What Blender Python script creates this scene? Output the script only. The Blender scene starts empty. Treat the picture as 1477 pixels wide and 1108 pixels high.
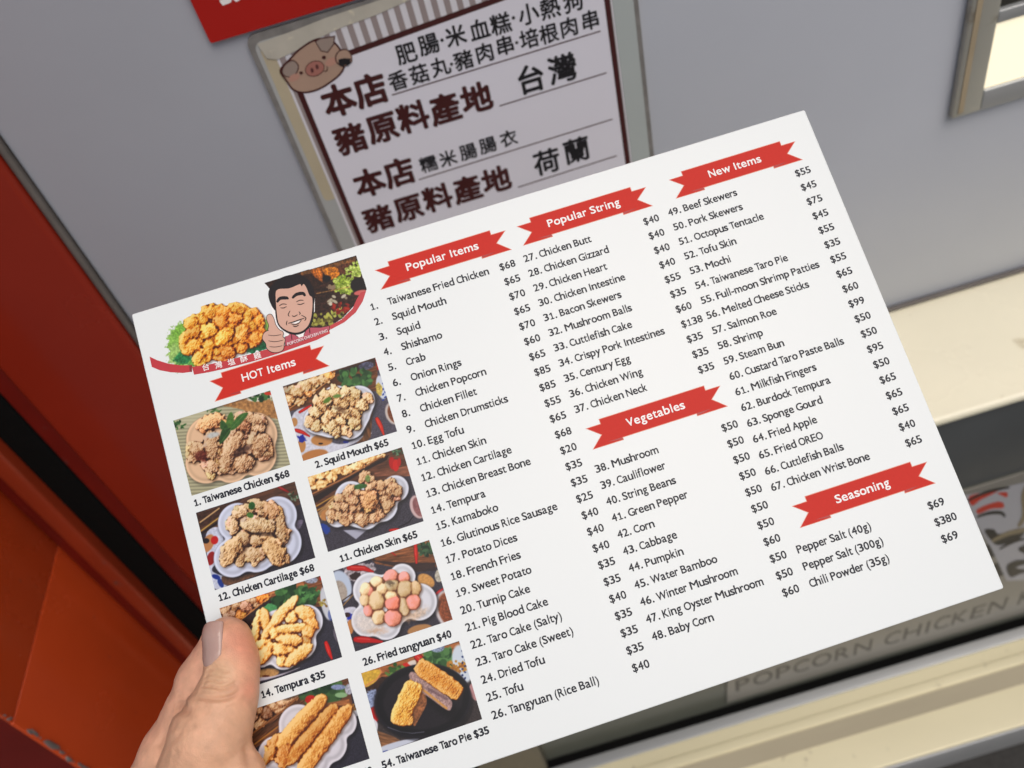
import bpy, math, random
import numpy as np
from mathutils import Matrix, Vector
from mathutils.geometry import tessellate_polygon

# ---------------------------------------------------------------- camera, sky, sun, exposure
S = bpy.context.scene
FPX = 1178.6                                        # focal length in pixels of the 1477 px wide photograph
PITCH, ROLL, CAMZ = math.radians(43.228), math.radians(16.756), 1.45
_f = np.array([0, math.cos(PITCH), -math.sin(PITCH)]); _r = np.array([1., 0, 0]); _d = np.cross(_f, _r)
CW = np.stack([math.cos(ROLL) * _r + math.sin(ROLL) * _d, -math.sin(ROLL) * _r + math.cos(ROLL) * _d, _f])   # world -> camera rows
CAMP = np.array([0, 0, CAMZ])
cd = bpy.data.cameras.new('camera'); cam = bpy.data.objects.new('camera', cd); S.collection.objects.link(cam)
M = Matrix(((CW[0][0], -CW[1][0], -CW[2][0], 0), (CW[0][1], -CW[1][1], -CW[2][1], 0), (CW[0][2], -CW[1][2], -CW[2][2], CAMZ), (0, 0, 0, 1)))
cam.matrix_world = M
cd.sensor_width = 36; cd.lens = FPX / 1477 * 36; cd.clip_start = .01; cd.clip_end = 500
cd.dof.use_dof = True; cd.dof.focus_distance = .325; cd.dof.aperture_fstop = cd.lens / 1000 / .0027; cd.dof.aperture_blades = 0
S.camera = cam
S.view_settings.view_transform = 'Standard'; S.view_settings.look = 'None'; S.view_settings.gamma = 1
S.view_settings.exposure = EXPO = -0.02
world = bpy.data.worlds.new('World'); S.world = world; world.use_nodes = True
nt = world.node_tree; nt.nodes.clear()
sky = nt.nodes.new('ShaderNodeTexSky'); sky.sky_type = 'NISHITA'; sky.sun_disc = False
SUN_EL, SUN_AZ = math.radians(58), math.radians(150)      # azimuth measured clockwise from +Y
sky.sun_elevation = SUN_EL; sky.sun_rotation = SUN_AZ; sky.air_density = 1.0; sky.dust_density = 5.0; sky.ozone_density = .6
bg = nt.nodes.new('ShaderNodeBackground'); bg.inputs[1].default_value = .1
wo = nt.nodes.new('ShaderNodeOutputWorld'); nt.links.new(sky.outputs[0], bg.inputs[0]); nt.links.new(bg.outputs[0], wo.inputs[0])
sl = bpy.data.lights.new('sun', 'SUN'); sl.energy = 1.2; sl.angle = math.radians(50); sl.color = (1, .99, .955)
so = bpy.data.objects.new('sun', sl); S.collection.objects.link(so)
sd = Vector((math.sin(SUN_AZ) * math.cos(SUN_EL), math.cos(SUN_AZ) * math.cos(SUN_EL), math.sin(SUN_EL)))
so.rotation_euler = sd.to_track_quat('Z', 'Y').to_euler(); so.location = (0, -1, 3)
S.cycles.use_denoising = True
random.seed(4)

# ---------------------------------------------------------------- places recovered from the photograph
PC = np.array([738.5, 554.0])
RC = np.array([[0.9525320151529776, 0.30436109644527637, 0.006861711101233667], [-0.3005928873592631, 0.9366899911964074, 0.17959893223929704], [0.048235631825746514, -0.17313631439736563, 0.9837159856682556]])
TC = np.array([0.016363585963676153, 0.02500302976228339, 0.3261221759188391])       # card centre in camera axes
def ray(x, y): return CW.T @ np.array([(x - PC[0]) / FPX, (y - PC[1]) / FPX, 1.0])
def W(x, y, Y=.5):
    d = ray(x, y); p = d * (Y / d[1]) + CAMP; return float(p[0]), float(p[2])
def tocard(x, y, n=0.0):
    d = np.array([(x - PC[0]) / FPX, (y - PC[1]) / FPX, 1.0]); nn = RC[:, 2]; T = TC - nn * n / 1000
    t = (nn @ T) / (nn @ d); P = RC.T @ (d * t - T); return (P[0] + .1485) * 1000, (P[1] + .105) * 1000
A = CW.T @ RC                                       # card axes in the world: columns right, down, away
o = CW.T @ TC + CAMP
CARD = Matrix(((A[0][0], -A[0][1], -A[0][2], o[0]), (A[1][0], -A[1][1], -A[1][2], o[1]), (A[2][0], -A[2][1], -A[2][2], o[2]), (0, 0, 0, 1)))

# ---------------------------------------------------------------- helpers
def tag(ob, label=None, cat=None, group=None, kind=None):
    if label: ob['label'] = label
    if cat: ob['category'] = cat
    if group: ob['group'] = group
    if kind: ob['kind'] = kind
    return ob
def empty(name, label, cat, mat=None, loc=(0, 0, 0)):
    e = bpy.data.objects.new(name, None); S.collection.objects.link(e); e.empty_display_size = .02
    if mat is not None: e.matrix_world = mat
    else: e.location = loc
    return tag(e, label, cat)
def mesh(name, V, Fc, mats, parent=None, smooth=False, idx=None, keep_world=False):
    me = bpy.data.meshes.new(name); me.from_pydata([tuple(v) for v in V], [], [tuple(f) for f in Fc])
    for m in (mats if isinstance(mats, (list, tuple)) else [mats]): me.materials.append(m)
    if idx is not None: me.polygons.foreach_set('material_index', idx)
    if smooth: me.polygons.foreach_set('use_smooth', [True] * len(me.polygons))
    me.update(); ob = bpy.data.objects.new(name, me); S.collection.objects.link(ob)
    if parent is not None:
        ob.parent = parent
        if keep_world: ob.matrix_parent_inverse = parent.matrix_world.inverted()
    return ob
def bevel(ob, w, seg=3):
    m = ob.modifiers.new('bevel', 'BEVEL'); m.width = w; m.segments = seg; m.limit_method = 'ANGLE'; m.harden_normals = False
    ob.data.polygons.foreach_set('use_smooth', [True] * len(ob.data.polygons)); return ob
BOXF = [(0, 3, 2, 1), (4, 5, 6, 7), (0, 1, 5, 4), (1, 2, 6, 5), (2, 3, 7, 6), (3, 0, 4, 7)]
def box(name, x0, x1, y0, y1, z0, z1, mat, parent=None, bev=0, off=(0, 0, 0)):
    V = [(x - off[0], y - off[1], z - off[2]) for z in (z0, z1) for (x, y) in ((x0, y0), (x1, y0), (x1, y1), (x0, y1))]
    ob = mesh(name, V, BOXF, mat, parent)
    if bev: bevel(ob, bev)
    return ob
def lin(c): 
    c = np.asarray(c, float) / 255 if max(c) > 1 else np.asarray(c, float)
    return np.where(c <= .04045, c / 12.92, ((c + .055) / 1.055) ** 2.4)
def N(t, kind, **kw):
    n = t.nodes.new(kind)
    for k, v in kw.items(): setattr(n, k, v)
    return n
def material(name, col, rough=.5, metal=0, spec=.5, coat=0, noise=0, nscale=40, bump=0, bscale=200, rnoise=0, emit=None, sss=0, dirt=None, stretch=None):
    m = bpy.data.materials.new(name); m.use_nodes = True; t = m.node_tree; b = t.nodes['Principled BSDF']
    b.inputs['Base Color'].default_value = (*col, 1); b.inputs['Roughness'].default_value = rough; b.inputs['Metallic'].default_value = metal
    b.inputs['Specular IOR Level'].default_value = spec; b.inputs['Coat Weight'].default_value = coat; b.inputs['Coat Roughness'].default_value = .12
    tc = N(t, 'ShaderNodeTexCoord'); vec = tc.outputs['Object']
    if stretch:
        mp = N(t, 'ShaderNodeMapping'); mp.inputs['Scale'].default_value = stretch; t.links.new(vec, mp.inputs[0]); vec = mp.outputs[0]
    src = None
    if noise:
        n = N(t, 'ShaderNodeTexNoise'); n.inputs['Scale'].default_value = nscale; n.inputs['Detail'].default_value = 6; t.links.new(vec, n.inputs['Vector'])
        mr = N(t, 'ShaderNodeMapRange'); mr.inputs['To Min'].default_value = 1 - noise; mr.inputs['To Max'].default_value = 1 + noise; t.links.new(n.outputs[0], mr.inputs[0])
        mx = N(t, 'ShaderNodeMix', data_type='RGBA', blend_type='MULTIPLY'); mx.inputs[0].default_value = 1; mx.inputs[6].default_value = (*col, 1); t.links.new(mr.outputs[0], mx.inputs[7]); src = mx.outputs[2]
    if dirt:                                         # (colour, scale, threshold, softness)
        n = N(t, 'ShaderNodeTexNoise'); n.inputs['Scale'].default_value = dirt[1]; n.inputs['Detail'].default_value = 9; n.inputs['Roughness'].default_value = .65; t.links.new(tc.outputs['Object'], n.inputs['Vector'])
        mr = N(t, 'ShaderNodeMapRange'); mr.inputs['From Min'].default_value = dirt[2]; mr.inputs['From Max'].default_value = dirt[2] + dirt[3]; t.links.new(n.outputs[0], mr.inputs[0])
        mx = N(t, 'ShaderNodeMix', data_type='RGBA'); t.links.new(mr.outputs[0], mx.inputs[0]); mx.inputs[6].default_value = (*col, 1)
        if src: t.links.new(src, mx.inputs[6])
        mx.inputs[7].default_value = (*dirt[0], 1); src = mx.outputs[2]
    if src: t.links.new(src, b.inputs['Base Color'])
    if rnoise:
        n = N(t, 'ShaderNodeTexNoise'); n.inputs['Scale'].default_value = 14; n.inputs['Detail'].default_value = 8; t.links.new(vec, n.inputs['Vector'])
        mr = N(t, 'ShaderNodeMapRange'); mr.inputs['From Min'].default_value = .3; mr.inputs['From Max'].default_value = .7; mr.inputs['To Min'].default_value = max(.02, rough - rnoise); mr.inputs['To Max'].default_value = rough + rnoise
        t.links.new(n.outputs[0], mr.inputs[0]); t.links.new(mr.outputs[0], b.inputs['Roughness'])
    if bump:
        n = N(t, 'ShaderNodeTexNoise'); n.inputs['Scale'].default_value = bscale; n.inputs['Detail'].default_value = 4; t.links.new(vec, n.inputs['Vector'])
        bp = N(t, 'ShaderNodeBump'); bp.inputs['Strength'].default_value = bump; bp.inputs['Distance'].default_value = .001; t.links.new(n.outputs[0], bp.inputs['Height']); t.links.new(bp.outputs[0], b.inputs['Normal'])
    if emit: b.inputs['Emission Color'].default_value = (*emit[0], 1); b.inputs['Emission Strength'].default_value = emit[1]
    if sss:
        b.inputs['Subsurface Weight'].default_value = sss; b.inputs['Subsurface Radius'].default_value = (1, .35, .2); b.inputs['Subsurface Scale'].default_value = .004
    return m
def printed(name, rough=.38, k=.86):
    """ink on film: the colour comes from the picture's own colour layer"""
    m = bpy.data.materials.new(name); m.use_nodes = True; t = m.node_tree; b = t.nodes['Principled BSDF']
    a = N(t, 'ShaderNodeVertexColor', layer_name='print'); mx = N(t, 'ShaderNodeMix', data_type='RGBA', blend_type='MULTIPLY'); mx.inputs[0].default_value = 1
    mx.inputs[7].default_value = (k, k, k, 1); t.links.new(a.outputs[0], mx.inputs[6]); t.links.new(mx.outputs[2], b.inputs['Base Color'])
    b.inputs['Roughness'].default_value = rough; b.inputs['Specular IOR Level'].default_value = .22
    return m

# ---------------------------------------------------------------- printed pictures, painted with numpy
def _hash(i, j, s):
    n = (i * 374761393 + j * 668265263 + s * 974634777) & 0xFFFFFFFF
    n = ((n ^ (n >> 13)) * 1274126177) & 0xFFFFFFFF
    return ((n ^ (n >> 16)) & 0xFFFF) / 65535.0

def vnoise(x, y, s):
    i = np.floor(x).astype(np.int64); j = np.floor(y).astype(np.int64)
    fx = x - i; fy = y - j
    fx = fx * fx * (3 - 2 * fx); fy = fy * fy * (3 - 2 * fy)
    a = _hash(i, j, s); b = _hash(i + 1, j, s); c_ = _hash(i, j + 1, s); d = _hash(i + 1, j + 1, s)
    return (a * (1 - fx) + b * fx) * (1 - fy) + (c_ * (1 - fx) + d * fx) * fy

def fbm(x, y, s, o=4):
    t = 0; a = 0.5; n = 0
    for k in range(o):
        t = t + a * vnoise(x * 2 ** k + 7.3 * k, y * 2 ** k - 3.1 * k, s + k); n += a; a *= 0.55
    return t / n

def boxblur(a, r):
    r = int(max(1, r))
    for ax in (0, 1):
        p = np.pad(a, [(r, r) if k == ax else (0, 0) for k in range(a.ndim)], mode='edge')
        cs = np.cumsum(p, axis=ax)
        z = np.zeros_like(np.take(cs, [0], axis=ax))
        cs = np.concatenate([z, cs], axis=ax)
        n = a.shape[ax]
        hi = np.take(cs, range(2 * r + 1, 2 * r + 1 + n), axis=ax); lo = np.take(cs, range(0, n), axis=ax)
        a = (hi - lo) / (2 * r + 1)
    return a

def sstep(a, b, x):
    t = np.clip((x - a) / (b - a), 0, 1); return t * t * (3 - 2 * t)

def smooth_poly(pts, n=6):
    P = np.array(pts, float); m = len(P); out = []
    for i in range(m):
        p0, p1, p2, p3 = P[i - 1], P[i], P[(i + 1) % m], P[(i + 2) % m]
        for k in range(n):
            t = k / n
            out.append(0.5 * (2 * p1 + (p2 - p0) * t + (2 * p0 - 5 * p1 + 4 * p2 - p3) * t * t + (3 * p1 - p0 - 3 * p2 + p3) * t ** 3))
    return np.array(out)

class Print:
    """a printed picture covering x0..x1, y0..y1 millimetres of the card; frame z = (px0, py0, scale) of the survey crop"""
    def __init__(s, rect, z, res=5.2, bg=(120, 110, 100), seed=1):
        s.x0, s.y0, s.x1, s.y1 = rect; s.z = z; s.res = res; s.seed = seed
        s.w = int((s.x1 - s.x0) * res); s.h = int((s.y1 - s.y0) * res)
        s.X, s.Y = np.meshgrid(np.linspace(s.x0, s.x1, s.w), np.linspace(s.y0, s.y1, s.h))
        s.c = np.zeros((s.h, s.w, 3)) + np.array(bg, float)
        s.k = z[2] * 3.6                      # crop pixels per millimetre
        s.height = np.full((s.h, s.w), -9.0); s.tint = np.zeros((s.h, s.w, 3)); s.alpha = np.ones((s.h, s.w))
    def P(s, x, y): return tocard(s.z[0] + x / s.z[2], s.z[1] + y / s.z[2])
    def put(s, m, col, a=1.0):
        m = (m * a)[..., None]; s.c = s.c * (1 - m) + np.asarray(col, float) * m
    def warp(s, amt, f, sd):
        return (s.X + amt * (fbm(s.X * f, s.Y * f, sd) - .5) * 2, s.Y + amt * (fbm(s.X * f, s.Y * f, sd + 50) - .5) * 2)
    def polymask(s, pts, smooth=True, soft=.18, warp=0):
        Q = [s.P(*p) for p in pts]
        Q = smooth_poly(Q) if smooth else np.array(Q)
        X, Y = (s.X, s.Y) if not warp else s.warp(warp, .8, s.seed + 3)
        d = np.full(X.shape, 1e9); ins = np.zeros(X.shape, bool)
        for i in range(len(Q)):
            ax, ay = Q[i - 1]; bx, by = Q[i]
            ex, ey = bx - ax, by - ay; L = ex * ex + ey * ey + 1e-12
            t = np.clip(((X - ax) * ex + (Y - ay) * ey) / L, 0, 1)
            d = np.minimum(d, (X - ax - t * ex) ** 2 + (Y - ay - t * ey) ** 2)
            cr = ((ay > Y) != (by > Y)) & (X < ex * (Y - ay) / (by - ay + 1e-12) + ax)
            ins ^= cr
        d = np.sqrt(d); d = np.where(ins, -d, d)
        return sstep(soft, -soft, d), d
    def poly(s, pts, col, smooth=True, soft=.18, warp=0, tex=0, tf=1.5, a=1.0):
        m, d = s.polymask(pts, smooth, soft, warp)
        if tex:
            t = 1 + tex * (fbm(s.X * tf, s.Y * tf, s.seed + 11) - .5) * 2
            s.put(m, np.asarray(col, float) * t[..., None], a)
        else: s.put(m, col, a)
        return m, d
    def line(s, pts, w, col, soft=.12, a=1.0):
        Q = np.array([s.P(*p) for p in pts]); d = np.full(s.X.shape, 1e9)
        for i in range(1, len(Q)):
            (ax, ay), (bx, by) = Q[i - 1], Q[i]; ex, ey = bx - ax, by - ay; L = ex * ex + ey * ey + 1e-12
            t = np.clip(((s.X - ax) * ex + (s.Y - ay) * ey) / L, 0, 1)
            d = np.minimum(d, np.hypot(s.X - ax - t * ex, s.Y - ay - t * ey))
        s.put(sstep(w / 2 / s.k + soft, w / 2 / s.k - soft, d), col, a)
    def ell(s, x, y, rx, ry, ang=0, warp=0, sd=0):
        cx, cy = s.P(x, y); th = math.radians(ang + 17.5)
        X, Y = (s.X, s.Y) if not warp else s.warp(warp, .9, s.seed + sd)
        dx = X - cx; dy = Y - cy
        u = (dx * math.cos(th) + dy * math.sin(th)) / (rx / s.k); v = (-dx * math.sin(th) + dy * math.cos(th)) / (ry / s.k)
        return u, v, np.sqrt(u * u + v * v)
    def blob(s, x, y, rx, ry, ang, col, warp=0, soft=.1, a=1.0, tex=0):
        u, v, r = s.ell(x, y, rx, ry, ang, warp)
        c = np.asarray(col, float)
        if tex: c = c * (1 + tex * (fbm(s.X * 2, s.Y * 2, s.seed + 5) - .5) * 2)[..., None]
        s.put(sstep(1 + soft, 1 - soft, r), c, a)
    def speckle(s, f, amt, sd=0):
        s.c = s.c * (1 + amt * (fbm(s.X * f, s.Y * f, s.seed + 90 + sd, 3) - .5) * 2)[..., None]
    def wood(s, pts, col, ang, amt=.28, f=2.2):
        m, d = s.polymask(pts, False); th = math.radians(ang + 17.5)
        u = s.X * math.cos(th) + s.Y * math.sin(th); v = -s.X * math.sin(th) + s.Y * math.cos(th)
        g = fbm(u * .25, v * f, s.seed + 21)
        s.put(m, np.asarray(col, float) * (1 + amt * (g - .5) * 3)[..., None])
    def bowlplate(s, circs, col=(226, 228, 238), shadow=.55, rim=14):
        """scalloped dish as a smooth union of discs"""
        d = None
        for (x, y, r) in circs:
            cx, cy = s.P(x, y); q = np.hypot(s.X - cx, s.Y - cy) - r / s.k
            if d is None: d = q
            else:
                h = np.clip(.5 + .5 * (d - q) / 2.6, 0, 1); d = d * (1 - h) + q * h - 2.6 * h * (1 - h) * .5
        sh = boxblur(sstep(1.2, -.6, np.roll(np.roll(d, int(s.res * .9), 0), int(s.res * .5), 1)), s.res * .5)
        s.put(sh, (25, 22, 26), shadow)
        m = sstep(.15, -.15, d)
        rw = rim / s.k
        gy, gx = np.gradient(d)
        lit = (-gx - gy) * s.res * .5
        base = np.asarray(col, float)
        shade = 1 - .09 * np.exp(-((d + rw * 2.2) / (rw * .9)) ** 2) + .05 * np.exp(-((d + rw * .7) / (rw * .5)) ** 2) - .2 * sstep(-rw * .35, 0, d)
        shade = shade + .05 * lit * np.exp(-((d + rw * 2) / (rw * 1.5)) ** 2)
        s.put(m, np.clip(base * shade[..., None], 0, 252))
        return m
    def piece(s, x, y, rx, ry, ang=0, base=0., tint=(0, 0, 0), H=1.0, warp=.55, sq=2.0, sub=True):
        s.seed += 3; rx *= 1.08; ry *= 1.08
        cx, cy = s.P(x, y); th = math.radians(ang + 17.5); m = max(rx, ry) / s.k * (1.5 if sq > 2 else 1.15) + warp * 1.2
        i0, i1 = max(0, int((cx - m - s.x0) * s.res)), int((cx + m - s.x0) * s.res) + 1; j0, j1 = max(0, int((cy - m - s.y0) * s.res)), int((cy + m - s.y0) * s.res) + 1
        if i1 <= 0 or j1 <= 0 or i0 >= s.w or j0 >= s.h: return
        X, Y = s.X[j0:j1, i0:i1], s.Y[j0:j1, i0:i1]
        wx = X + warp * (fbm(X * .9, Y * .9, s.seed) - .5) * 3.0; wy = Y + warp * (fbm(X * .9, Y * .9, s.seed + 50) - .5) * 3.0
        dx = wx - cx; dy = wy - cy; u = (dx * math.cos(th) + dy * math.sin(th)) / (rx / s.k); v = (-dx * math.sin(th) + dy * math.cos(th)) / (ry / s.k)
        r = np.sqrt(u * u + v * v) if sq == 2.0 else (np.abs(u) ** sq + np.abs(v) ** sq) ** (1 / sq)
        rr = min(rx, ry) / s.k
        h = np.where(r < 1, base + H * rr * (1 - np.clip(r, 0, 1) ** 2.2) ** .6, -9)
        hs = s.height[j0:j1, i0:i1]; w = h > hs; ts = s.tint[j0:j1, i0:i1]
        ts[:] = np.where(w[..., None], np.asarray(tint, float) + 26 * (float(_hash(np.int64(x), np.int64(y), 5)) - .5), ts)
        hs[:] = np.maximum(h, hs)
        if sub and sq == 2.0 and warp >= .4 and min(rx, ry) > 34:
            rg = random.Random(int(x * 7 + y * 13)); n = int(5 + max(rx, ry) / 22)
            for _ in range(n):
                a = rg.random() * 6.283; q = .45 + .5 * rg.random(); ca, sa = math.cos(math.radians(ang)), math.sin(math.radians(ang)); ex, ey = q * rx * math.cos(a), q * ry * math.sin(a)
                k_ = min(rx, ry) * (.22 + .26 * rg.random())
                s.piece(x + ex * ca - ey * sa, y + ex * sa + ey * ca, k_ * (1 + rg.random() * .6), k_, rg.random() * 180, base + H * rr * (.62 - .5 * q) * (.6 + .6 * rg.random()), tuple(t_ + 16 * (rg.random() - .5) for t_ in tint), H, .5, 2.0, False)
    def cook(s, ramp, amp=.35, f=1.6, ao=.35, light=(-.5, -.65, .75), contrast=1.0, f2=0, amp2=0):
        m0 = s.height > -5
        m = m0 | (boxblur(boxblur(m0.astype(float), s.res * .8), s.res * .5) > .52)
        H = np.where(m0, s.height, -0.5)
        msoft = boxblur(m.astype(float), 1)
        H = boxblur(H, 1)
        n1 = fbm(s.X * f, s.Y * f, s.seed + 31, 4); H2 = H + amp * (np.abs(n1 - .5) * 2.2)
        if f2: H2 = H2 + amp2 * fbm(s.X * f2, s.Y * f2, s.seed + 77, 2)
        gy, gx = np.gradient(H2); gx = gx * s.res * .55; gy = gy * s.res * .55
        L = np.array(light) / np.linalg.norm(light)
        nz = 1 / np.sqrt(1 + gx * gx + gy * gy)
        lam = (-gx * L[0] - gy * L[1] + L[2]) * nz
        occ = np.clip((boxblur(boxblur(H, s.res * 1.1), s.res * .5) - H) * ao * 2.3, -.24, .95) + np.clip((boxblur(H2, s.res * .3) - H2) * ao * 1.3, -.2, .5)
        n2 = fbm(s.X * .55, s.Y * .55, s.seed + 63, 3)
        t = np.clip((.06 + .86 * lam - occ - .5) * contrast * 1.35 + .50 + .2 * (n1 - .5) + .55 * (n2 - .5), 0, 1)
        R = np.array(ramp, float); xs = np.linspace(0, 1, len(R))
        col = np.stack([np.interp(t, xs, R[:, k]) for k in range(3)], -1) + s.tint * (.4 + .6 * t[..., None])
        s.put(boxblur(np.roll(np.roll(msoft, 3, 0), 2, 1), 2), (60, 40, 25), .45)
        s.put(sstep(.35, .7, msoft), np.clip(col, 0, 255))
        s.height[:] = -9.0; s.tint[:] = 0
    def leafy(s, x, y, r, n, seed=3, dark=(28, 55, 34), light=(96, 140, 84)):
        rg = random.Random(seed)
        for i in range(n):
            a = rg.random() * 6.28; q = r * math.sqrt(rg.random()); t = rg.random()
            col = [dark[k] * (1 - t) + light[k] * t for k in range(3)]
            s.blob(x + q * math.cos(a), y + q * math.sin(a) * .6, r * .2 * (.6 + rg.random()), r * .12 * (.6 + rg.random()), rg.random() * 180, col, soft=.2)
    def chilli(s, pts, w, col=(196, 38, 30)):
        Q = []
        for i in range(len(pts) - 1):
            for k in range(5): Q.append(tuple(pts[i][j] + (pts[i + 1][j] - pts[i][j]) * k / 5 for j in (0, 1)))
        Q.append(pts[-1]); n = len(Q) - 1
        for g, c_ in ((1.0, (100, 16, 16)), (.8, col)):
            for i in range(n): s.line([Q[i], Q[i + 1]], w * g * (1.05 - .8 * (i / n) ** 1.6) * (.75 + .25 * min(1, i / 2)), c_)
        s.line([(p[0] - w * .12, p[1] - w * .12) for p in Q[1:-n // 3]], w * .1, (240, 180, 160), a=.55)
    def finish(s, fade=.08, lo=6):
        c = boxblur(s.c, 1) * .45 + s.c * .55
        c = np.clip(c, 0, 255) / 255; c = c ** 1.18; c = c + .10 * (c - .5) * (1 - np.abs(2 * c - 1)); g = c.mean(-1, keepdims=True)
        return np.clip(lo / 255 + (g + (c - g) * 1.12) * (1 - lo / 255), 0, 1)

GOLD = [(50, 30, 20), (112, 68, 38), (178, 124, 76), (212, 168, 116), (234, 202, 154), (250, 230, 196)]
BROWN = [(52, 30, 22), (104, 66, 44), (150, 104, 72), (184, 140, 102), (212, 174, 136), (236, 208, 176)]
AMBER = [(92, 40, 8), (148, 78, 18), (196, 118, 30), (222, 150, 48), (238, 182, 84), (250, 218, 140)]
STICK = [(96, 50, 22), (156, 96, 46), (206, 146, 78), (230, 178, 106), (244, 208, 144), (252, 232, 186)]

def dark_table(s):
    s.speckle(3.0, .35)

def food_prints():
    out = []
    # 1 fried chicken on a peach dish, striped mat
    p = Print((6.2, 48.4, 46.6, 79.9), (240, 560, 6.52), bg=(176, 172, 146), seed=101)
    th = math.radians(15); v = -p.X * math.sin(th) + p.Y * math.cos(th)
    st = .5 + .5 * np.sin(v * 4.6 + 1.2 * fbm(p.X * .2, p.Y * .2, 3))
    p.c = p.c * (.86 + .24 * st[..., None])
    p.blob(300, 250, 220, 90, -20, (206, 202, 176), soft=.6, a=.6)
    p.poly([(520, 150), (760, 90), (1000, 120), (1060, 290), (900, 250), (700, 200)], (176, 136, 92), warp=.5, tex=.35, tf=1.2)
    p.blob(880, 75, 130, 50, -8, (232, 226, 214)); p.leafy(880, 62, 105, 26, 4)
    p.blob(960, 50, 40, 16, 0, (196, 70, 50)); p.leafy(105, 350, 70, 22, 6); p.leafy(440, 195, 90, 18, 9, (70, 104, 60), (150, 176, 128))
    p.bowlplate([(400, 470, 215), (820, 450, 225), (385, 690, 205), (850, 640, 185), (610, 700, 190), (600, 500, 240)], (229, 196, 166), .35, 16)
    for a in [(420, 320, 130, 75, -20, 0, (34, 14, 0)), (800, 290, 150, 60, 15, .3), (700, 350, 110, 75, 10, .5, (8, -6, -6)), (860, 380, 80, 60, 0, .4), (870, 540, 125, 115, 10, .6),
              (300, 590, 95, 80, 30, .4), (430, 560, 75, 160, -12, .8), (620, 560, 90, 190, 28, 1.2), (720, 520, 60, 90, 30, 1.0), (560, 700, 90, 110, 10, .9), (720, 700, 115, 95, -15, .6), (440, 740, 85, 80, 0, .7), (260, 640, 70, 60, 0, .3)]:
        p.piece(*a)
    p.cook(BROWN, .9, 1.5, .42, contrast=1.15, f2=4.5, amp2=.45)
    p.blob(330, 640, 60, 50, 30, (98, 34, 24), warp=.8, soft=.3, a=.75, tex=.3); p.blob(710, 590, 90, 34, -30, (58, 30, 24), warp=.6, soft=.4, a=.7)
    p.blob(440, 440, 60, 26, -10, (196, 204, 206), warp=.3, soft=.4, a=.85)
    for q, c_ in (([(500, 520), (520, 400), (590, 360), (600, 420), (540, 500)], (52, 84, 44)), ([(560, 370), (575, 270), (612, 225), (635, 290), (620, 360)], (88, 122, 62)), ([(600, 390), (650, 290), (710, 240), (770, 235), (720, 310), (650, 380)], (74, 112, 58)), ([(510, 380), (515, 300), (560, 330), (580, 390)], (62, 98, 54))):
        p.poly(q, c_, tex=.25)
    p.line([(520, 500), (600, 390), (720, 260)], 5, (128, 156, 98), a=.6)
    out.append(p)
    # 2 squid mouth
    p = Print((51.9, 48.3, 90.9, 80.1), (400, 510, 6.155), bg=(92, 88, 100), seed=121); p.speckle(5, .4)
    p.wood([(40, 300), (880, 30), (900, 330), (560, 360), (100, 520)], (112, 74, 46), -17)
    p.poly([(60, 300), (880, 40), (870, 110), (300, 230)], (52, 42, 44), False, a=.8)
    p.blob(790, 110, 70, 36, -10, (98, 98, 118), tex=.6); p.poly([(868, 40), (880, 40), (910, 140), (890, 150)], (176, 40, 36), False)
    p.wood([(110, 500), (500, 200), (520, 150), (500, 130), (440, 150), (60, 330)], (150, 96, 52), -32)
    for a in [(110, 400, 55, 50), (180, 340, 80, 60), (250, 300, 70, 60), (330, 250, 70, 40), (400, 230, 60, 40), (450, 200, 50, 36, 0, 0, (30, 0, -30)), (110, 330, 50, 40, 0, 0, (-60, -50, -40)), (200, 420, 60, 40), (270, 340, 50, 40, 0, .4, (20, -10, -30))]: p.piece(*a)
    p.cook(GOLD, .7, 1.3, .4, f2=4, amp2=.3)
    p.line([(105, 490), (300, 360), (490, 215), (500, 170)], 9, (196, 146, 96))
    p.leafy(690, 220, 150, 70, 12)
    p.poly([(130, 560), (330, 480), (330, 700), (460, 780), (600, 800), (820, 700), (760, 760), (230, 950)], (214, 214, 224), tex=.12)
    p.blob(395, 770, 95, 52, 0, (190, 142, 92)); p.blob(385, 800, 20, 8, 0, (30, 22, 26)); p.blob(330, 905, 120, 50, -12, (186, 134, 86)); p.blob(215, 820, 38, 60, 0, (190, 142, 92)); p.blob(150, 610, 30, 40, 0, (190, 146, 100))
    p.blob(215, 755, 42, 26, 20, (36, 48, 150), warp=1.2); p.blob(610, 785, 26, 12, 0, (40, 52, 140))
    p.chilli([(165, 680), (225, 700), (285, 735)], 36); p.chilli([(200, 520), (300, 460)], 30)
    p.wood([(820, 540), (850, 480), (830, 740), (800, 775), (700, 800), (760, 740)], (120, 84, 56), 70)
    p.blob(925, 300, 45, 110, -14, (216, 222, 232)); p.blob(905, 320, 28, 60, -14, (196, 176, 104), warp=.6, tex=.4)
    for i in range(9): p.blob(940 + (i % 2) * 18, 220 + i * 24, 12, 7, 20 * i, (44, 70, 150))
    p.blob(1035, 530, 75, 105, -20, (206, 196, 190)); p.blob(1040, 530, 58, 88, -20, (126, 78, 52), tex=.4)
    p.bowlplate([(520, 430, 150), (720, 430, 150), (360, 590, 130), (480, 560, 190), (640, 620, 145), (700, 540, 130)], (224, 226, 236), .6, 15)
    rg = random.Random(8)
    cen = [(510, 350), (600, 350), (690, 360), (800, 395), (440, 420), (545, 420), (340, 520), (400, 470), (590, 450), (680, 430), (750, 460), (300, 600), (350, 640), (460, 540), (440, 600), (520, 500), (610, 535), (700, 530), (560, 600), (480, 650), (600, 680), (690, 610), (380, 420), (640, 400), (520, 680), (440, 380)]
    for (x, y) in cen: p.piece(x, y, 52 + rg.random() * 14, 44 + rg.random() * 16, rg.random() * 180, rg.random() * .7, (10 * rg.random(), 4, 0))
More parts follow.
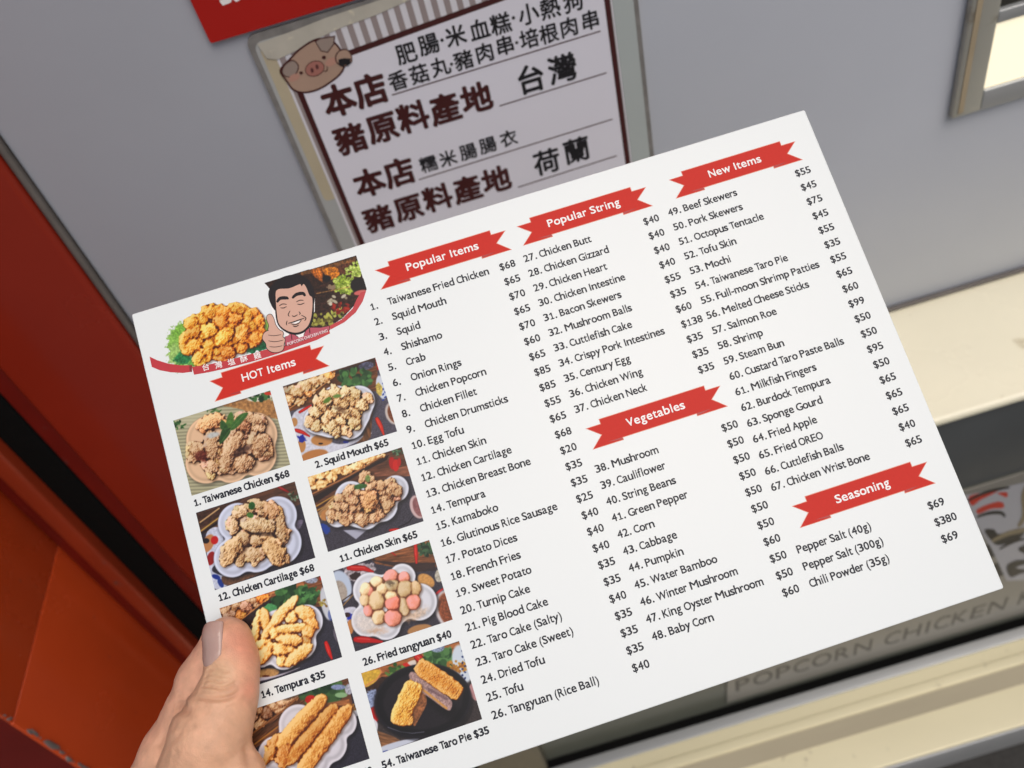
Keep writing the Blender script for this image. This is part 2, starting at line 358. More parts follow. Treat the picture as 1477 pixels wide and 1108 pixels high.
    p.cook(GOLD, 1.0, 1.7, .42, contrast=1.1, f2=5, amp2=.35)
    p.blob(560, 500, 60, 22, 20, (84, 54, 34), warp=.7, soft=.5, a=.6)
    p.poly([(410, 440), (420, 410), (460, 385), (480, 400), (450, 435)], (104, 132, 58)); p.poly([(490, 385), (530, 360), (570, 375), (530, 395)], (120, 146, 84))
    p.chilli([(885, 580), (920, 650), (945, 720)], 44, (206, 60, 40))
    out.append(p)
    # 3 chicken cartilage
    p = Print((6.2, 86.9, 46.6, 118.0), (280, 690, 6.926), bg=(58, 54, 66), seed=141); p.speckle(5, .5)
    p.wood([(25, 350), (1010, 30), (1060, 260), (900, 330), (60, 560)], (96, 68, 54), -20); p.poly([(30, 360), (480, 210), (440, 260), (60, 500)], (74, 50, 40), False, tex=.4)
    p.line([(60, 440), (250, 300)], 14, (200, 168, 130)); p.line([(70, 525), (350, 320)], 12, (196, 164, 96)); p.line([(60, 560), (300, 400)], 20, (36, 30, 34))
    p.poly([(120, 560), (260, 500), (300, 760), (180, 900), (240, 960), (420, 1000), (220, 1110), (150, 900)], (206, 210, 226), tex=.15)
    p.blob(140, 650, 55, 90, 20, (188, 140, 98)); p.blob(118, 625, 34, 26, 0, (44, 34, 38)); p.blob(205, 618, 36, 40, 0, (186, 38, 36)); p.blob(170, 800, 40, 66, 10, (150, 40, 40)); p.blob(220, 985, 44, 22, 20, (36, 62, 140)); p.blob(265, 1045, 24, 50, -30, (44, 70, 140))
    p.poly([(280, 980), (420, 990), (620, 930), (700, 930), (600, 980), (330, 1070)], (112, 84, 66), tex=.4)
    p.chilli([(840, 85), (940, 135)], 30, (150, 40, 40)); p.leafy(990, 180, 60, 14, 5, (40, 66, 44), (150, 170, 150)); p.blob(690, 130, 140, 40, -15, (118, 78, 56), a=.6)
    p.poly([(1010, 430), (1090, 420), (1040, 520), (1000, 480)], (120, 112, 130), tex=.3)
    p.bowlplate([(430, 440, 190), (830, 380, 195), (390, 790, 190), (860, 650, 210), (620, 700, 230), (600, 500, 230)], (216, 220, 236), .6, 20)
    for a in [(470, 340, 85, 70, 0, .3), (640, 270, 90, 60, 20, .3), (770, 320, 110, 75, 25, .4, (6, -4, -6)), (860, 450, 60, 130, -10, .4), (390, 470, 60, 95, -10, .3), (640, 470, 175, 80, 8, 1.2, (0, 4, 4)), (500, 590, 70, 70, 0, .5),
              (380, 720, 80, 165, 28, .8, (6, 2, -4)), (330, 800, 70, 60, 0, .7), (630, 620, 80, 60, 0, .9), (600, 760, 110, 70, 5, .6), (800, 720, 90, 165, -32, 1.1, (8, 2, -6)), (880, 590, 60, 90, 10, .3), (470, 790, 50, 80, 20, .2), (690, 330, 60, 44, 0, .7), (560, 320, 50, 40, 0, .4), (910, 800, 50, 50, 0, .5)]: p.piece(*a)
    p.cook(BROWN[:2] + [(166, 124, 84), (200, 162, 118), (222, 190, 150), (240, 216, 184)], .9, 1.3, .4, f2=4.5, amp2=.45)
    p.blob(700, 560, 130, 20, 6, (60, 42, 34), warp=.6, soft=.5, a=.6); p.blob(520, 680, 26, 70, 20, (84, 56, 42), warp=.7, soft=.5, a=.55)
    p.blob(577, 275, 32, 38, 0, (46, 92, 44), tex=.5); p.blob(560, 368, 36, 26, 20, (84, 120, 62), tex=.4)
    out.append(p)
    # 4 chicken skin
    p = Print((51.9, 86.8, 90.9, 117.4), (420, 610, 6.519), bg=(74, 70, 80), seed=161); p.speckle(6, .45)
    p.wood([(160, 510), (1045, 230), (1110, 500), (900, 520), (240, 850)], (104, 70, 52), -10); p.wood([(780, 470), (1100, 400), (1120, 500), (800, 500)], (146, 100, 78), -8)
    p.wood([(200, 640), (900, 270), (850, 290), (190, 600)], (140, 96, 60), -28); p.poly([(200, 700), (920, 300), (900, 350), (640, 480), (220, 760)], (48, 36, 36), False)
    for a in [(200, 540, 50, 60), (270, 490, 90, 60), (280, 570, 80, 50, -15), (360, 510, 80, 50), (450, 440, 80, 40, -15), (520, 440, 60, 40), (610, 410, 90, 40, -20), (720, 350, 90, 40, -20), (830, 320, 60, 24, -20), (200, 600, 40, 30)]: p.piece(*a, H=1, tint=(20, 16, 6))
    p.cook(GOLD, .4, 1.0, .4)
    p.line([(200, 668), (540, 500), (860, 310)], 13, (176, 126, 84)); p.line([(225, 790), (430, 670), (520, 600)], 9, (196, 160, 84)); p.line([(245, 825), (400, 740)], 8, (196, 160, 84)); p.line([(230, 810), (400, 710)], 10, (52, 34, 26))
    p.poly([(345, 745), (400, 710), (425, 740), (380, 775)], (214, 214, 216), False); p.wood([(430, 650), (560, 580), (440, 780), (290, 920), (250, 850)], (186, 150, 108), -40)
    p.blob(320, 870, 40, 50, 0, (190, 140, 92)); p.poly([(280, 960), (340, 960), (370, 1020), (320, 1040)], (50, 78, 150), warp=1)
    p.blob(950, 380, 30, 60, -10, (176, 34, 30)); p.blob(985, 400, 30, 56, 0, (196, 44, 36)); p.blob(1015, 370, 18, 40, 0, (180, 40, 34)); p.leafy(1000, 280, 50, 20, 3, (52, 78, 60), (120, 150, 118))
    p.blob(1190, 790, 70, 110, -20, (210, 186, 184)); p.blob(1200, 790, 52, 92, -20, (150, 108, 108), tex=.2)
    p.poly([(490, 1010), (720, 1000), (610, 1095)], (180, 180, 194), False); p.chilli([(930, 1010), (1010, 1000)], 30)
    p.line([(1010, 980), (1100, 940), (1150, 880)], 8, (28, 24, 30))
    p.bowlplate([(980, 620, 125), (560, 700, 150), (440, 870, 110), (700, 850, 150), (850, 780, 150), (600, 800, 170)], (222, 224, 234), .6, 18)
    rg = random.Random(3)
    for (x, y) in [(690, 510), (740, 530), (760, 600), (840, 600), (910, 570), (960, 610), (990, 650), (930, 650), (550, 640), (620, 670), (590, 730), (690, 690), (760, 720), (720, 780), (800, 780), (880, 720), (910, 770), (470, 720), (440, 790), (500, 790), (580, 800), (640, 790), (390, 860), (450, 860), (510, 870), (510, 920), (560, 890), (640, 880), (700, 890), (770, 890), (830, 850), (680, 920), (860, 650), (530, 680)]:
        p.piece(x, y, 50 + 14 * rg.random(), 42 + 14 * rg.random(), rg.random() * 180, rg.random() * .9, (6 * rg.random(), 0, -4))
    p.piece(740, 740, 80, 90, 0, 1.0, (20, 6, -8)); p.piece(900, 740, 40, 110, 12, .6); p.piece(650, 890, 60, 40, 10, .8, (14, 10, 8))
    p.cook(BROWN, 1.0, 1.8, .45, contrast=1.1, f2=5, amp2=.4)
    p.poly([(590, 600), (640, 575), (710, 580), (690, 610), (620, 625)], (70, 112, 62), tex=.3); p.blob(720, 525, 24, 34, 0, (130, 146, 92), tex=.4)
    out.append(p)
    # 5 tempura
    p = Print((6.2, 125.2, 46.6, 157.0), (310, 820, 6.52), bg=(62, 60, 72), seed=181); p.speckle(6, .45)
    p.wood([(50, 370), (1000, 70), (1030, 360), (800, 360), (200, 600), (60, 560)], (128, 84, 56), -15); p.wood([(400, 250), (830, 120), (850, 200), (560, 260)], (190, 128, 88), -12)
    for a in [(110, 390, 60, 50), (150, 440, 70, 60, 0, 0, (-30, -30, -20)), (200, 350, 60, 40), (230, 440, 60, 50, 0, .3, (10, -20, -50)), (290, 360, 70, 50, 0, 0, (10, 0, 10)), (350, 300, 60, 40), (320, 400, 60, 40, 0, 0, (-30, -40, -40)), (440, 280, 60, 44, -30, .3, (50, -10, -60)), (390, 340, 40, 40)]: p.piece(*a)
    p.cook(BROWN, .8, 1.5, .4)
    p.line([(190, 530), (400, 360), (525, 260), (530, 225)], 9, (204, 150, 100)); p.poly([(200, 540), (540, 270), (600, 300), (420, 460), (260, 600)], (56, 42, 44), warp=.4, tex=.4)
    p.leafy(740, 280, 190, 90, 5); p.leafy(890, 240, 100, 40, 7, (40, 74, 44), (110, 160, 100)); p.blob(520, 380, 60, 44, 0, (96, 160, 108), tex=.2, warp=.5)
    p.blob(905, 110, 60, 30, 0, (160, 164, 178), tex=.5); p.poly([(985, 75), (1000, 75), (1005, 110), (985, 110)], (190, 30, 34), False)
    p.blob(1050, 330, 50, 150, -14, (208, 210, 216)); p.leafy(1040, 320, 60, 16, 2, (130, 100, 60), (196, 190, 110)); p.blob(1090, 440, 26, 50, -10, (66, 84, 150), a=.6)
    p.chilli([(280, 640), (340, 610)], 40, (206, 30, 24)); p.chilli([(1045, 700), (1075, 790), (1100, 850)], 46, (200, 40, 36)); p.blob(1170, 620, 50, 80, -20, (150, 140, 150), a=.6)
    p.blob(490, 985, 110, 40, -5, (186, 150, 106), tex=.2); p.blob(480, 1012, 34, 8, 0, (90, 36, 30)); p.poly([(390, 1030), (560, 1010), (800, 930), (640, 1000), (420, 1060)], (206, 200, 210))
    p.bowlplate([(860, 500, 150), (800, 700, 150), (650, 790, 150), (440, 790, 130), (600, 600, 200)], (226, 226, 236), .55, 16)
    Tn = (14, 6, -2)
    for a in [(380, 600, 40, 190, 8, .2, Tn), (470, 480, 50, 100, -10, .2, Tn), (640, 420, 50, 190, 40, .9, (6, -4, -10)), (545, 520, 42, 190, 32, .6, Tn), (720, 460, 60, 60, 0, .5, Tn), (850, 420, 95, 60, 20, .5, Tn), (900, 500, 90, 50, 50, .6, (8, -4, -10)), (690, 570, 190, 44, -8, 1.3, (14, 12, 4)), (880, 590, 60, 60, 0, .6, Tn),
              (700, 670, 115, 58, 5, 1.4, Tn), (860, 680, 44, 66, -10, .4, (-30, -40, -40)), (440, 710, 90, 44, -15, .6, Tn), (470, 800, 60, 110, 32, .9, (10, 0, -8)), (610, 760, 80, 60, 10, .9, Tn), (700, 760, 60, 50, 0, .6, Tn), (790, 810, 140, 58, -38, 1.5, (12, 8, 0)), (630, 860, 50, 60, 0, .4, Tn), (560, 600, 60, 60, 0, .3, Tn), (350, 690, 40, 60, 0, .2, Tn)]:
        p.piece(*a, H=1, warp=.39)
    p.cook(STICK, .55, 1.1, .38, f2=4, amp2=.2)
    out.append(p)
    # 6 fried tangyuan
    p = Print((51.9, 125.0, 90.9, 156.6), (470, 770, 6.925), bg=(70, 66, 76), seed=201); p.speckle(6, .45)
    p.wood([(440, 240), (1030, 60), (1110, 330), (940, 380), (500, 300)], (136, 92, 62), -10, .35); p.poly([(470, 270), (460, 220), (500, 270), (860, 290), (1090, 290), (1100, 370), (900, 380)], (56, 44, 46), False, a=.85)
    p.leafy(1020, 150, 110, 60, 6, (32, 52, 38), (84, 116, 84)); p.chilli([(895, 110), (905, 290)], 44, (200, 50, 40)); p.chilli([(650, 180), (700, 220)], 12)
    p.poly([(220, 330), (460, 290), (470, 400), (250, 470), (180, 380)], (176, 168, 172), warp=1.2, tex=.5); p.chilli([(230, 340), (380, 345), (470, 380)], 60, (190, 40, 38))
    p.blob(300, 420, 50, 34, 0, (60, 44, 44), warp=1); p.blob(150, 520, 100, 150, -20, (196, 206, 222)); p.blob(140, 570, 68, 100, -20, (176, 166, 156), tex=.12)
    p.line([(170, 720), (280, 600)], 8, (176, 140, 84)); p.line([(150, 680), (260, 600)], 10, (60, 44, 40)); p.poly([(180, 760), (300, 740), (320, 900), (230, 900)], (214, 214, 226), tex=.1); p.blob(265, 830, 34, 40, 0, (40, 56, 170), warp=1.4); p.blob(245, 930, 34, 70, 0, (196, 142, 92)); p.blob(215, 810, 30, 22, 0, (60, 34, 40))
    p.blob(1000, 470, 90, 60, 30, (206, 160, 104), tex=.15); p.blob(1130, 420, 40, 60, 0, (196, 190, 176), tex=.3); p.chilli([(1100, 600), (1170, 550)], 30, (190, 30, 40))
    p.blob(1230, 760, 130, 190, -20, (214, 206, 206)); p.blob(1240, 760, 108, 168, -20, (142, 86, 58), tex=.4); p.blob(940, 960, 120, 50, -10, (180, 140, 98))
    p.bowlplate([(760, 440, 135), (440, 560, 165), (420, 860, 160), (930, 680, 175), (600, 900, 150), (660, 650, 250)], (228, 228, 234), .6, 18)
    p.blob(430, 900, 150, 90, 20, (222, 200, 176), warp=1.5, soft=.6, a=.4, tex=.3); p.blob(880, 810, 130, 40, -20, (206, 170, 136), warp=1.5, soft=.7, a=.6, tex=.4); p.blob(500, 970, 90, 24, 0, (206, 160, 126), warp=1.5, soft=.7, a=.5)
    PK = (22, -38, -20); PL = (26, 18, 8)
    for a in [(510, 480, 58, 50, 0, 0, PL), (650, 430, 68, 66, 0, .2, PK), (780, 440, 56, 56, 0, .2, PK), (400, 560, 56, 66, 0, 0, PL), (430, 580, 46, 60, 0, .1, PK), (570, 560, 60, 60, 0, .6, PL), (660, 520, 72, 68, 0, .8, (-20, -18, -22)), (790, 550, 76, 82, 0, .8, (-6, -10, -18)), (890, 550, 60, 70, 0, .3, (10, 0, -10)),
              (400, 660, 56, 60, 0, .1, PL), (430, 760, 50, 60, 0, .1, PK), (510, 670, 76, 92, 0, .9, (0, -6, -16)), (650, 620, 60, 56, 0, 1.1, PL), (670, 690, 72, 72, 0, 1.2, (40, -40, -26)), (870, 680, 72, 72, 0, .6, PK), (780, 720, 54, 92, -12, .5, (-10, -12, -14)), (530, 830, 62, 70, 0, .5, PL), (670, 840, 80, 76, 0, 1.1, PK)]:
        p.piece(*a, H=1, warp=.15)
    p.cook([(120, 84, 62), (166, 130, 100), (196, 166, 130), (214, 188, 152), (226, 204, 170), (240, 222, 196)], .15, 2.0, .35, f2=6, amp2=.14)
    p.blob(640, 490, 44, 22, 20, (96, 80, 64), warp=1.4, soft=.6, a=.7, tex=.4); p.chilli([(300, 1055), (420, 1060), (560, 1080)], 70, (184, 30, 34))
    out.append(p)
    # 7 fried dough sticks
    p = Print((6.2, 165.0, 46.6, 195.2), (350, 960, 7.033), bg=(56, 54, 66), seed=221); p.speckle(6, .5)
    p.wood([(0, 440), (1070, 120), (1120, 420), (700, 430), (100, 860)], (110, 74, 52), -20); p.wood([(90, 700), (600, 290), (700, 290), (380, 600), (120, 820)], (96, 64, 44), -38, .5)
    for a in [(60, 520, 90, 90), (160, 450, 70, 60), (240, 480, 70, 60, 0, 0, (-40, -40, -30)), (150, 580, 80, 60), (330, 420, 70, 50), (430, 360, 110, 50, -30, .3), (380, 440, 60, 40, -20, .3), (520, 320, 60, 40, -20), (50, 640, 60, 40), (210, 550, 40, 30, 0, 0, (20, 0, -20))]: p.piece(*a)
    p.cook(BROWN, .6, 1.3, .4)
    p.line([(60, 720), (380, 480), (590, 300)], 16, (146, 100, 62)); p.line([(120, 800), (360, 620)], 14, (168, 122, 66)); p.leafy(800, 260, 210, 90, 6, (30, 56, 36), (96, 130, 80)); p.blob(1000, 300, 60, 24, 0, (150, 180, 140))
    p.blob(690, 345, 54, 40, 0, (186, 44, 36), tex=.2); p.blob(970, 220, 70, 24, 0, (150, 160, 190), tex=.3); p.blob(1080, 240, 40, 50, 0, (180, 180, 190), tex=.4); p.wood([(860, 380), (1080, 340), (1090, 390), (870, 420)], (168, 116, 76), -10); p.leafy(1110, 420, 60, 22, 9, (110, 74, 40), (190, 150, 80)); p.blob(1130, 490, 60, 30, -10, (200, 200, 206))
    p.bowlplate([(560, 600, 185), (900, 560, 130), (1010, 580, 140), (330, 900, 165), (880, 800, 170), (700, 950, 190), (600, 800, 240)], (222, 218, 224), .6, 20)
    for a in [(300, 840, 50, 150, 24, .2, (0, -10, -14)), (600, 570, 76, 300, 43, 1.5, (2, -4, -14), 1, .35, 2.8), (430, 860, 66, 150, 8, .6, (-10, -26, -30)), (700, 700, 66, 330, 41, 1.4, (-4, -16, -24), 1, .35, 3), (830, 760, 74, 370, 37, 1.6, (2, -8, -18), 1, .4, 3)]: p.piece(*a)
    p.cook([(104, 56, 26), (150, 92, 44), (188, 128, 68), (212, 156, 92), (230, 184, 122), (246, 214, 162)], .55, 1.1, .32, light=(-.6, -.45, .7), f2=5, amp2=.18)
    out.append(p)
    # 8 taro pie on a black plate
    p = Print((51.9, 164.9, 90.9, 194.6), (500, 920, 5.895), bg=(70, 62, 62), seed=241); p.speckle(6, .45)
    p.wood([(120, 300), (960, 30), (1000, 300), (600, 260), (200, 540)], (156, 104, 66), -16); p.poly([(140, 420), (300, 330), (380, 330), (270, 480), (170, 560)], (66, 46, 38), False, tex=.4)
    p.poly([(120, 310), (250, 270), (290, 290), (250, 370), (150, 420)], (212, 176, 84), tex=.2); p.line([(150, 415), (260, 350), (298, 290), (280, 265)], 9, (214, 150, 104))
    p.blob(220, 520, 60, 70, 0, (150, 160, 186), warp=1, tex=.5); p.blob(240, 650, 44, 60, 0, (186, 38, 36)); p.poly([(200, 680), (260, 720), (260, 790), (240, 830)], (220, 220, 226)); p.wood([(260, 790), (400, 840), (500, 900), (300, 980)], (140, 104, 76), 10)
    p.poly([(290, 930), (480, 870), (620, 860), (470, 920), (300, 975)], (206, 210, 222)); p.poly([(300, 968), (350, 955), (340, 972), (305, 980)], (40, 60, 140), False)
    p.chilli([(600, 160), (650, 200)], 70, (196, 50, 38)); p.blob(510, 265, 52, 48, 0, (200, 56, 44)); p.blob(490, 300, 50, 26, 0, (206, 50, 36)); p.poly([(520, 210), (580, 190), (590, 240), (545, 235)], (226, 214, 204))
    p.leafy(420, 280, 90, 26, 4, (56, 90, 44), (130, 160, 90)); p.leafy(790, 180, 150, 80, 5, (40, 74, 44), (110, 150, 96)); p.blob(770, 80, 60, 40, 0, (150, 160, 180), tex=.5)
    p.blob(985, 220, 80, 150, -14, (214, 222, 230)); p.leafy(940, 240, 80, 30, 8, (150, 100, 50), (206, 160, 80))
    for i in range(10): p.blob(985 + (i % 2) * 22, 110 + i * 26, 10, 7, 30 * i, (44, 60, 110))
    p.blob(1090, 460, 40, 70, -20, (190, 150, 150))
    p.blob(650, 560, 405, 285, 0, (20, 18, 22), soft=.03, a=.5); p.blob(648, 535, 390, 285, -6, (36, 34, 42), soft=.02); p.blob(648, 530, 372, 268, -6, (22, 21, 27), soft=.02); p.blob(650, 530, 320, 222, -6, (40, 36, 42), soft=.05, tex=.15)
    p.line([(350, 760), (460, 800), (560, 812), (660, 800)], 5, (150, 150, 165), a=.8)
    p.blob(560, 640, 150, 60, -60, (10, 9, 12), soft=.6, a=.7); p.blob(800, 560, 190, 60, 35, (10, 9, 12), soft=.6, a=.6)
    m, d = p.poly([(600, 480), (660, 470), (680, 560), (610, 700), (580, 750), (560, 700)], (150, 104, 72), tex=.5)
    m, d = p.poly([(530, 330), (570, 290), (700, 390), (880, 520), (890, 600), (850, 612), (720, 520), (600, 430)], (176, 150, 146), tex=.4, tf=2.5)
    p.line([(540, 360), (700, 480), (850, 600)], 16, (208, 160, 100)); p.line([(700, 440), (850, 520)], 22, (96, 74, 84), a=.5)
    p.piece(508, 552, 74, 160, 24, .6, (4, -2, -14), .5, .3, 5); p.piece(782, 352, 200, 66, 33, .8, (6, -12, -14), .5, .3, 5); p.piece(470, 690, 84, 46, 8, .3, (0, -8, -10), .6, .3, 3)
    p.cook([(130, 74, 20), (184, 116, 38), (214, 152, 66), (228, 176, 92), (238, 200, 124), (250, 226, 166)], 1.1, 1.9, .35, f2=5, amp2=.45)
    out.append(p)
    # pile of fried chicken on lettuce (no frame: transparent outside)
    p = Print((8.0, 5.5, 55.0, 35.5), (210, 420, 7.774), bg=(238, 240, 243), seed=261)
    p.blob(370, 640, 130, 260, -12, (150, 190, 104), warp=2.2, soft=.12, tex=.35); p.blob(330, 720, 90, 120, 0, (176, 206, 136), warp=2.2, soft=.2, tex=.3, a=.8); p.blob(420, 760, 110, 70, 0, (58, 128, 84), warp=1.6, soft=.2, tex=.5); p.blob(1260, 620, 160, 60, -20, (40, 108, 74), warp=1.4, soft=.15, tex=.5); p.blob(1350, 420, 46, 110, 0, (160, 196, 110), warp=1.4, soft=.2, tex=.4); p.blob(420, 440, 90, 120, 40, (140, 184, 90), warp=2, soft=.2, tex=.4)
    p.blob(560, 830, 90, 30, 10, (120, 170, 90), warp=1.4, soft=.2, tex=.4); p.blob(640, 270, 40, 20, 0, (150, 190, 90), warp=1, soft=.3)
    for a in [(520, 360, 90, 80), (640, 330, 80, 60), (740, 230, 110, 80), (860, 240, 110, 80, 0, .2, (0, -14, -10)), (1040, 210, 120, 70), (1160, 260, 80, 70, 0, .1), (1220, 240, 60, 60, 0, .2, (0, -16, -10)), (1260, 340, 70, 90, 0, .2, (6, -8, -6)), (850, 340, 90, 100, -30, .6, (0, -14, -8)), (1010, 310, 90, 80, 10, .7, (4, -12, -6)), (1140, 340, 70, 90, 0, .4), (540, 470, 110, 75, -15, .6, (0, -6, 0)), (450, 540, 90, 60, -60, .4), (720, 450, 105, 85, -35, 1.2, (10, 12, 8)), (880, 520, 120, 90, -40, 1.4, (10, 8, 0)), (1090, 470, 85, 120, 0, 1.2, (0, -8, 0)), (1200, 400, 60, 90, 0, .8), (1230, 530, 80, 90, 0, .9, (4, -10, -6)), (1290, 440, 44, 90, 0, .4, (6, -14, -8)),
              (520, 630, 120, 72, -35, 1.1, (6, 2, 0)), (720, 630, 66, 105, 10, 1.3, (6, 4, 0)), (600, 740, 85, 72, -50, 1.0, (4, 4, 0)), (800, 680, 66, 60, 0, .7), (920, 680, 100, 90, 0, .6, (-10, -22, -8)), (1080, 630, 70, 70, 0, .5, (0, -10, -8)), (860, 740, 110, 60, 0, .3, (-14, -24, -8)), (700, 740, 50, 60, 0, .4), (440, 620, 60, 60, 0, .5), (960, 380, 60, 60, 0, .8), (620, 560, 50, 60, 0, .6), (1000, 560, 60, 60, 0, .5), (980, 180, 70, 50, 0, .1)]: p.piece(*a)
    al = p.height > -5
    p.cook(AMBER, .75, 1.2, .36, f2=4, amp2=.2)
    out.append(p)
    # market stall picture behind the portrait
    p = Print((54.5, 2.8, 96.5, 33.5), (370, 360, 6.924), bg=(58, 36, 28), seed=281); p.c = p.c * (1 + .5 * (fbm(p.X * .5, p.Y * 2.5, 4) - .5) * 2)[..., None]
    p.wood([(440, 230), (1000, 70), (980, 130), (450, 260)], (120, 84, 50), -17); p.wood([(540, 200), (660, 180), (660, 330), (560, 260)], (170, 104, 44), 60, .5); p.poly([(660, 200), (800, 180), (830, 250), (740, 300)], (196, 128, 48), tex=.3); p.poly([(820, 170), (940, 140), (960, 220), (850, 250)], (96, 58, 40), tex=.4); p.blob(700, 290, 44, 36, 0, (24, 22, 26))
    p.leafy(880, 350, 130, 70, 5, (110, 130, 40), (206, 220, 130)); p.leafy(980, 220, 90, 50, 3, (120, 140, 50), (214, 226, 150)); p.leafy(1020, 150, 60, 20, 3, (130, 150, 60), (200, 216, 130)); p.line([(600, 440), (1000, 360)], 7, (176, 140, 90))
    p.speckle(2.2, .55); p.leafy(660, 700, 110, 34, 8, (90, 80, 34), (196, 196, 110)); p.leafy(560, 730, 60, 24, 8, (110, 100, 44), (206, 206, 120)); p.leafy(830, 630, 80, 30, 2, (90, 100, 40), (206, 206, 120)); p.leafy(800, 500, 100, 10, 2, (150, 140, 120), (220, 214, 196)); p.leafy(840, 580, 90, 30, 12, (110, 30, 24), (176, 60, 40)); p.blob(740, 380, 50, 30, 20, (150, 130, 110), warp=1)
    p.blob(1015, 355, 80, 78, 0, (30, 24, 26)); p.blob(1040, 430, 70, 26, -10, (206, 120, 116))
    out.append(p)
    return out

# ---------------------------------------------------------------- materials
grey_wall = material('grey_wall_paint', (.49, .513, .565), .36, noise=.05, nscale=6, bump=.12, bscale=60, rnoise=.06, dirt=((.25, .24, .23), 19, .72, .06))
grey_edge = material('dusty_edge_paint', (.125, .11, .10), .6, noise=.3, nscale=50)
red_paint = material('red_gloss_paint', (.235, .019, .008), .22, coat=.35, noise=.14, nscale=9, rnoise=.08, bump=.15, bscale=30, dirt=((.07, .03, .025), 26, .70, .05))
orange_paint = material('orange_red_paint', (.52, .062, .013), .24, coat=.3, noise=.22, nscale=7, rnoise=.1, bump=.2, bscale=30, dirt=((.12, .05, .035), 34, .68, .06))
edge_orange = material('door_edge_paint', (.26, .03, .009), .35, coat=.2, noise=.25, nscale=12, dirt=((.10, .06, .05), 40, .62, .06))
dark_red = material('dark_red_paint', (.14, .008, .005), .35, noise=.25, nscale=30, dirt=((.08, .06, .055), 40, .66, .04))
rubber = material('black_rubber_and_gap_dark', (.003, .0035, .0035), .8, spec=.12, bump=.6, bscale=120)
cream = material('cream_steel_sheet', (.88, .83, .64), .28, metal=.0, noise=.08, nscale=9, rnoise=.1, bump=.25, bscale=12, dirt=((.42, .34, .19), 22, .64, .10))
cream_worn = material('worn_cream_sheet', (.72, .655, .44), .32, metal=.05, noise=.14, nscale=12, rnoise=.1, bump=.3, bscale=14, dirt=((.22, .18, .11), 28, .62, .12), stretch=(.3, 1, 1))
steel = material('dull_steel', (.42, .415, .37), .42, metal=.3, noise=.18, nscale=30, rnoise=.1, stretch=(1, 1, .12), dirt=((.24, .2, .14), 24, .6, .1))
steel_x = material('brushed_steel_strip', (.42, .43, .43), .38, metal=.4, noise=.2, nscale=30, stretch=(.1, 1, 1))
tan_tape = material('old_tan_tape', (.36, .29, .19), .6, noise=.2, nscale=40)
apron_grey = material('charcoal_panel', (.072, .078, .08), .4, noise=.18, nscale=12, rnoise=.1, dirt=((.13, .13, .12), 30, .64, .08))
olive = material('dark_olive_glass', (.085, .09, .07), .4, coat=.3, noise=.2, nscale=20)
lit_interior = material('warm_interior_glow', (.8, .72, .5), .4, emit=((1, .90, .68), .74), noise=.05, nscale=6)  # emission stands for the lit interior seen through the opening
post_m = material('brown_post', (.12, .105, .075), .5, noise=.2, nscale=20)
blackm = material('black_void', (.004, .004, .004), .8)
asphalt = material('dark_asphalt', (.05, .048, .045), .85, noise=.5, nscale=120, bump=1, bscale=150)
concrete = material('worn_kerb_concrete', (.14, .135, .125), .8, noise=.3, nscale=60, bump=.6, bscale=90)

def finish_print(mat, pics):
    pass

# ---------------------------------------------------------------- the setting
mesh('ground', [(-30, -30, 0), (30, -30, 0), (30, 30, 0), (-30, 30, 0)], [(0, 1, 2, 3)], asphalt)['kind'] = 'structure'

# ---------------------------------------------------------------- stall wall with its serving window
LZ = .935                                            # height of the steel counter
FY = .494
x0, x1, z0, z1 = -.2445, 1.7, LZ - .03, 2.35
ox0, oz0 = W(1419.6, 131, FY)[0], W(1419.6, 131, FY)[1]; ox1, oz1 = 1.25, 1.75
fx0, fz0 = .3605, 1.1116
wall = empty('stall_wall', 'light grey painted front wall of the food stall behind the menu', 'wall', loc=(.7, .5, 0))
def ringwall(name, hole, y0, y1, mat, parent, outer):
    a0, a1, b0, b1 = outer; h0, h1, k0, k1 = hole
    V = []; 
    for y in (y0, y1):
        V += [(a0, y, b0), (a1, y, b0), (a1, y, b1), (a0, y, b1), (h0, y, k0), (h1, y, k0), (h1, y, k1), (h0, y, k1)]
    Fc = []
    for i in range(4):
        j = (i + 1) % 4
        Fc += [(i, j, 4 + j, 4 + i), (8 + i, 12 + i, 12 + j, 8 + j), (4 + i, 4 + j, 12 + j, 12 + i), (i, 8 + i, 8 + j, j)]
    return mesh(name, V, Fc, mat, parent, keep_world=True)
def kid(ob, parent):
    ob.parent = parent; ob.matrix_parent_inverse = parent.matrix_world.inverted(); return ob
bpy.context.view_layer.update()
bevel(ringwall('wall_panel', (ox0, ox1, oz0, oz1), .5, .56, grey_wall, wall, (x0, x1, z0, z1)), .003)
kid(box('edge_trim', x0 - .0048, x0 - .0005, .497, .556, z0, z1, grey_edge, bev=.002), wall)
win = kid(box('window_frame', fx0, ox0, FY, .4995, fz0, 1.8, steel, bev=.0012), wall)
win2 = kid(box('window_sill', ox0 + .0002, ox1 + .03, FY, .4995, fz0, oz0, steel_x, bev=.0012), wall)
kid(box('window_tape', fx0 + .0035, fx0 + .0075, FY - .0006, FY - .0001, fz0 + .003, 1.79, tan_tape), wall)
kid(box('window_bar', ox0 + .0002, ox1, FY + .0005, .5, W(1436.7, 36, FY)[1], W(1440, 17, FY)[1], steel_x, bev=.001), wall)
kid(box('interior_glow_standin', ox0 + .0003, ox1, .4965, .51, oz0 + .0003, W(1436.7, 36, FY)[1] + .002, lit_interior), wall)
kid(box('window_recess', ox0 - .01, ox1, .53, .55, 1.15, oz1, blackm), wall)

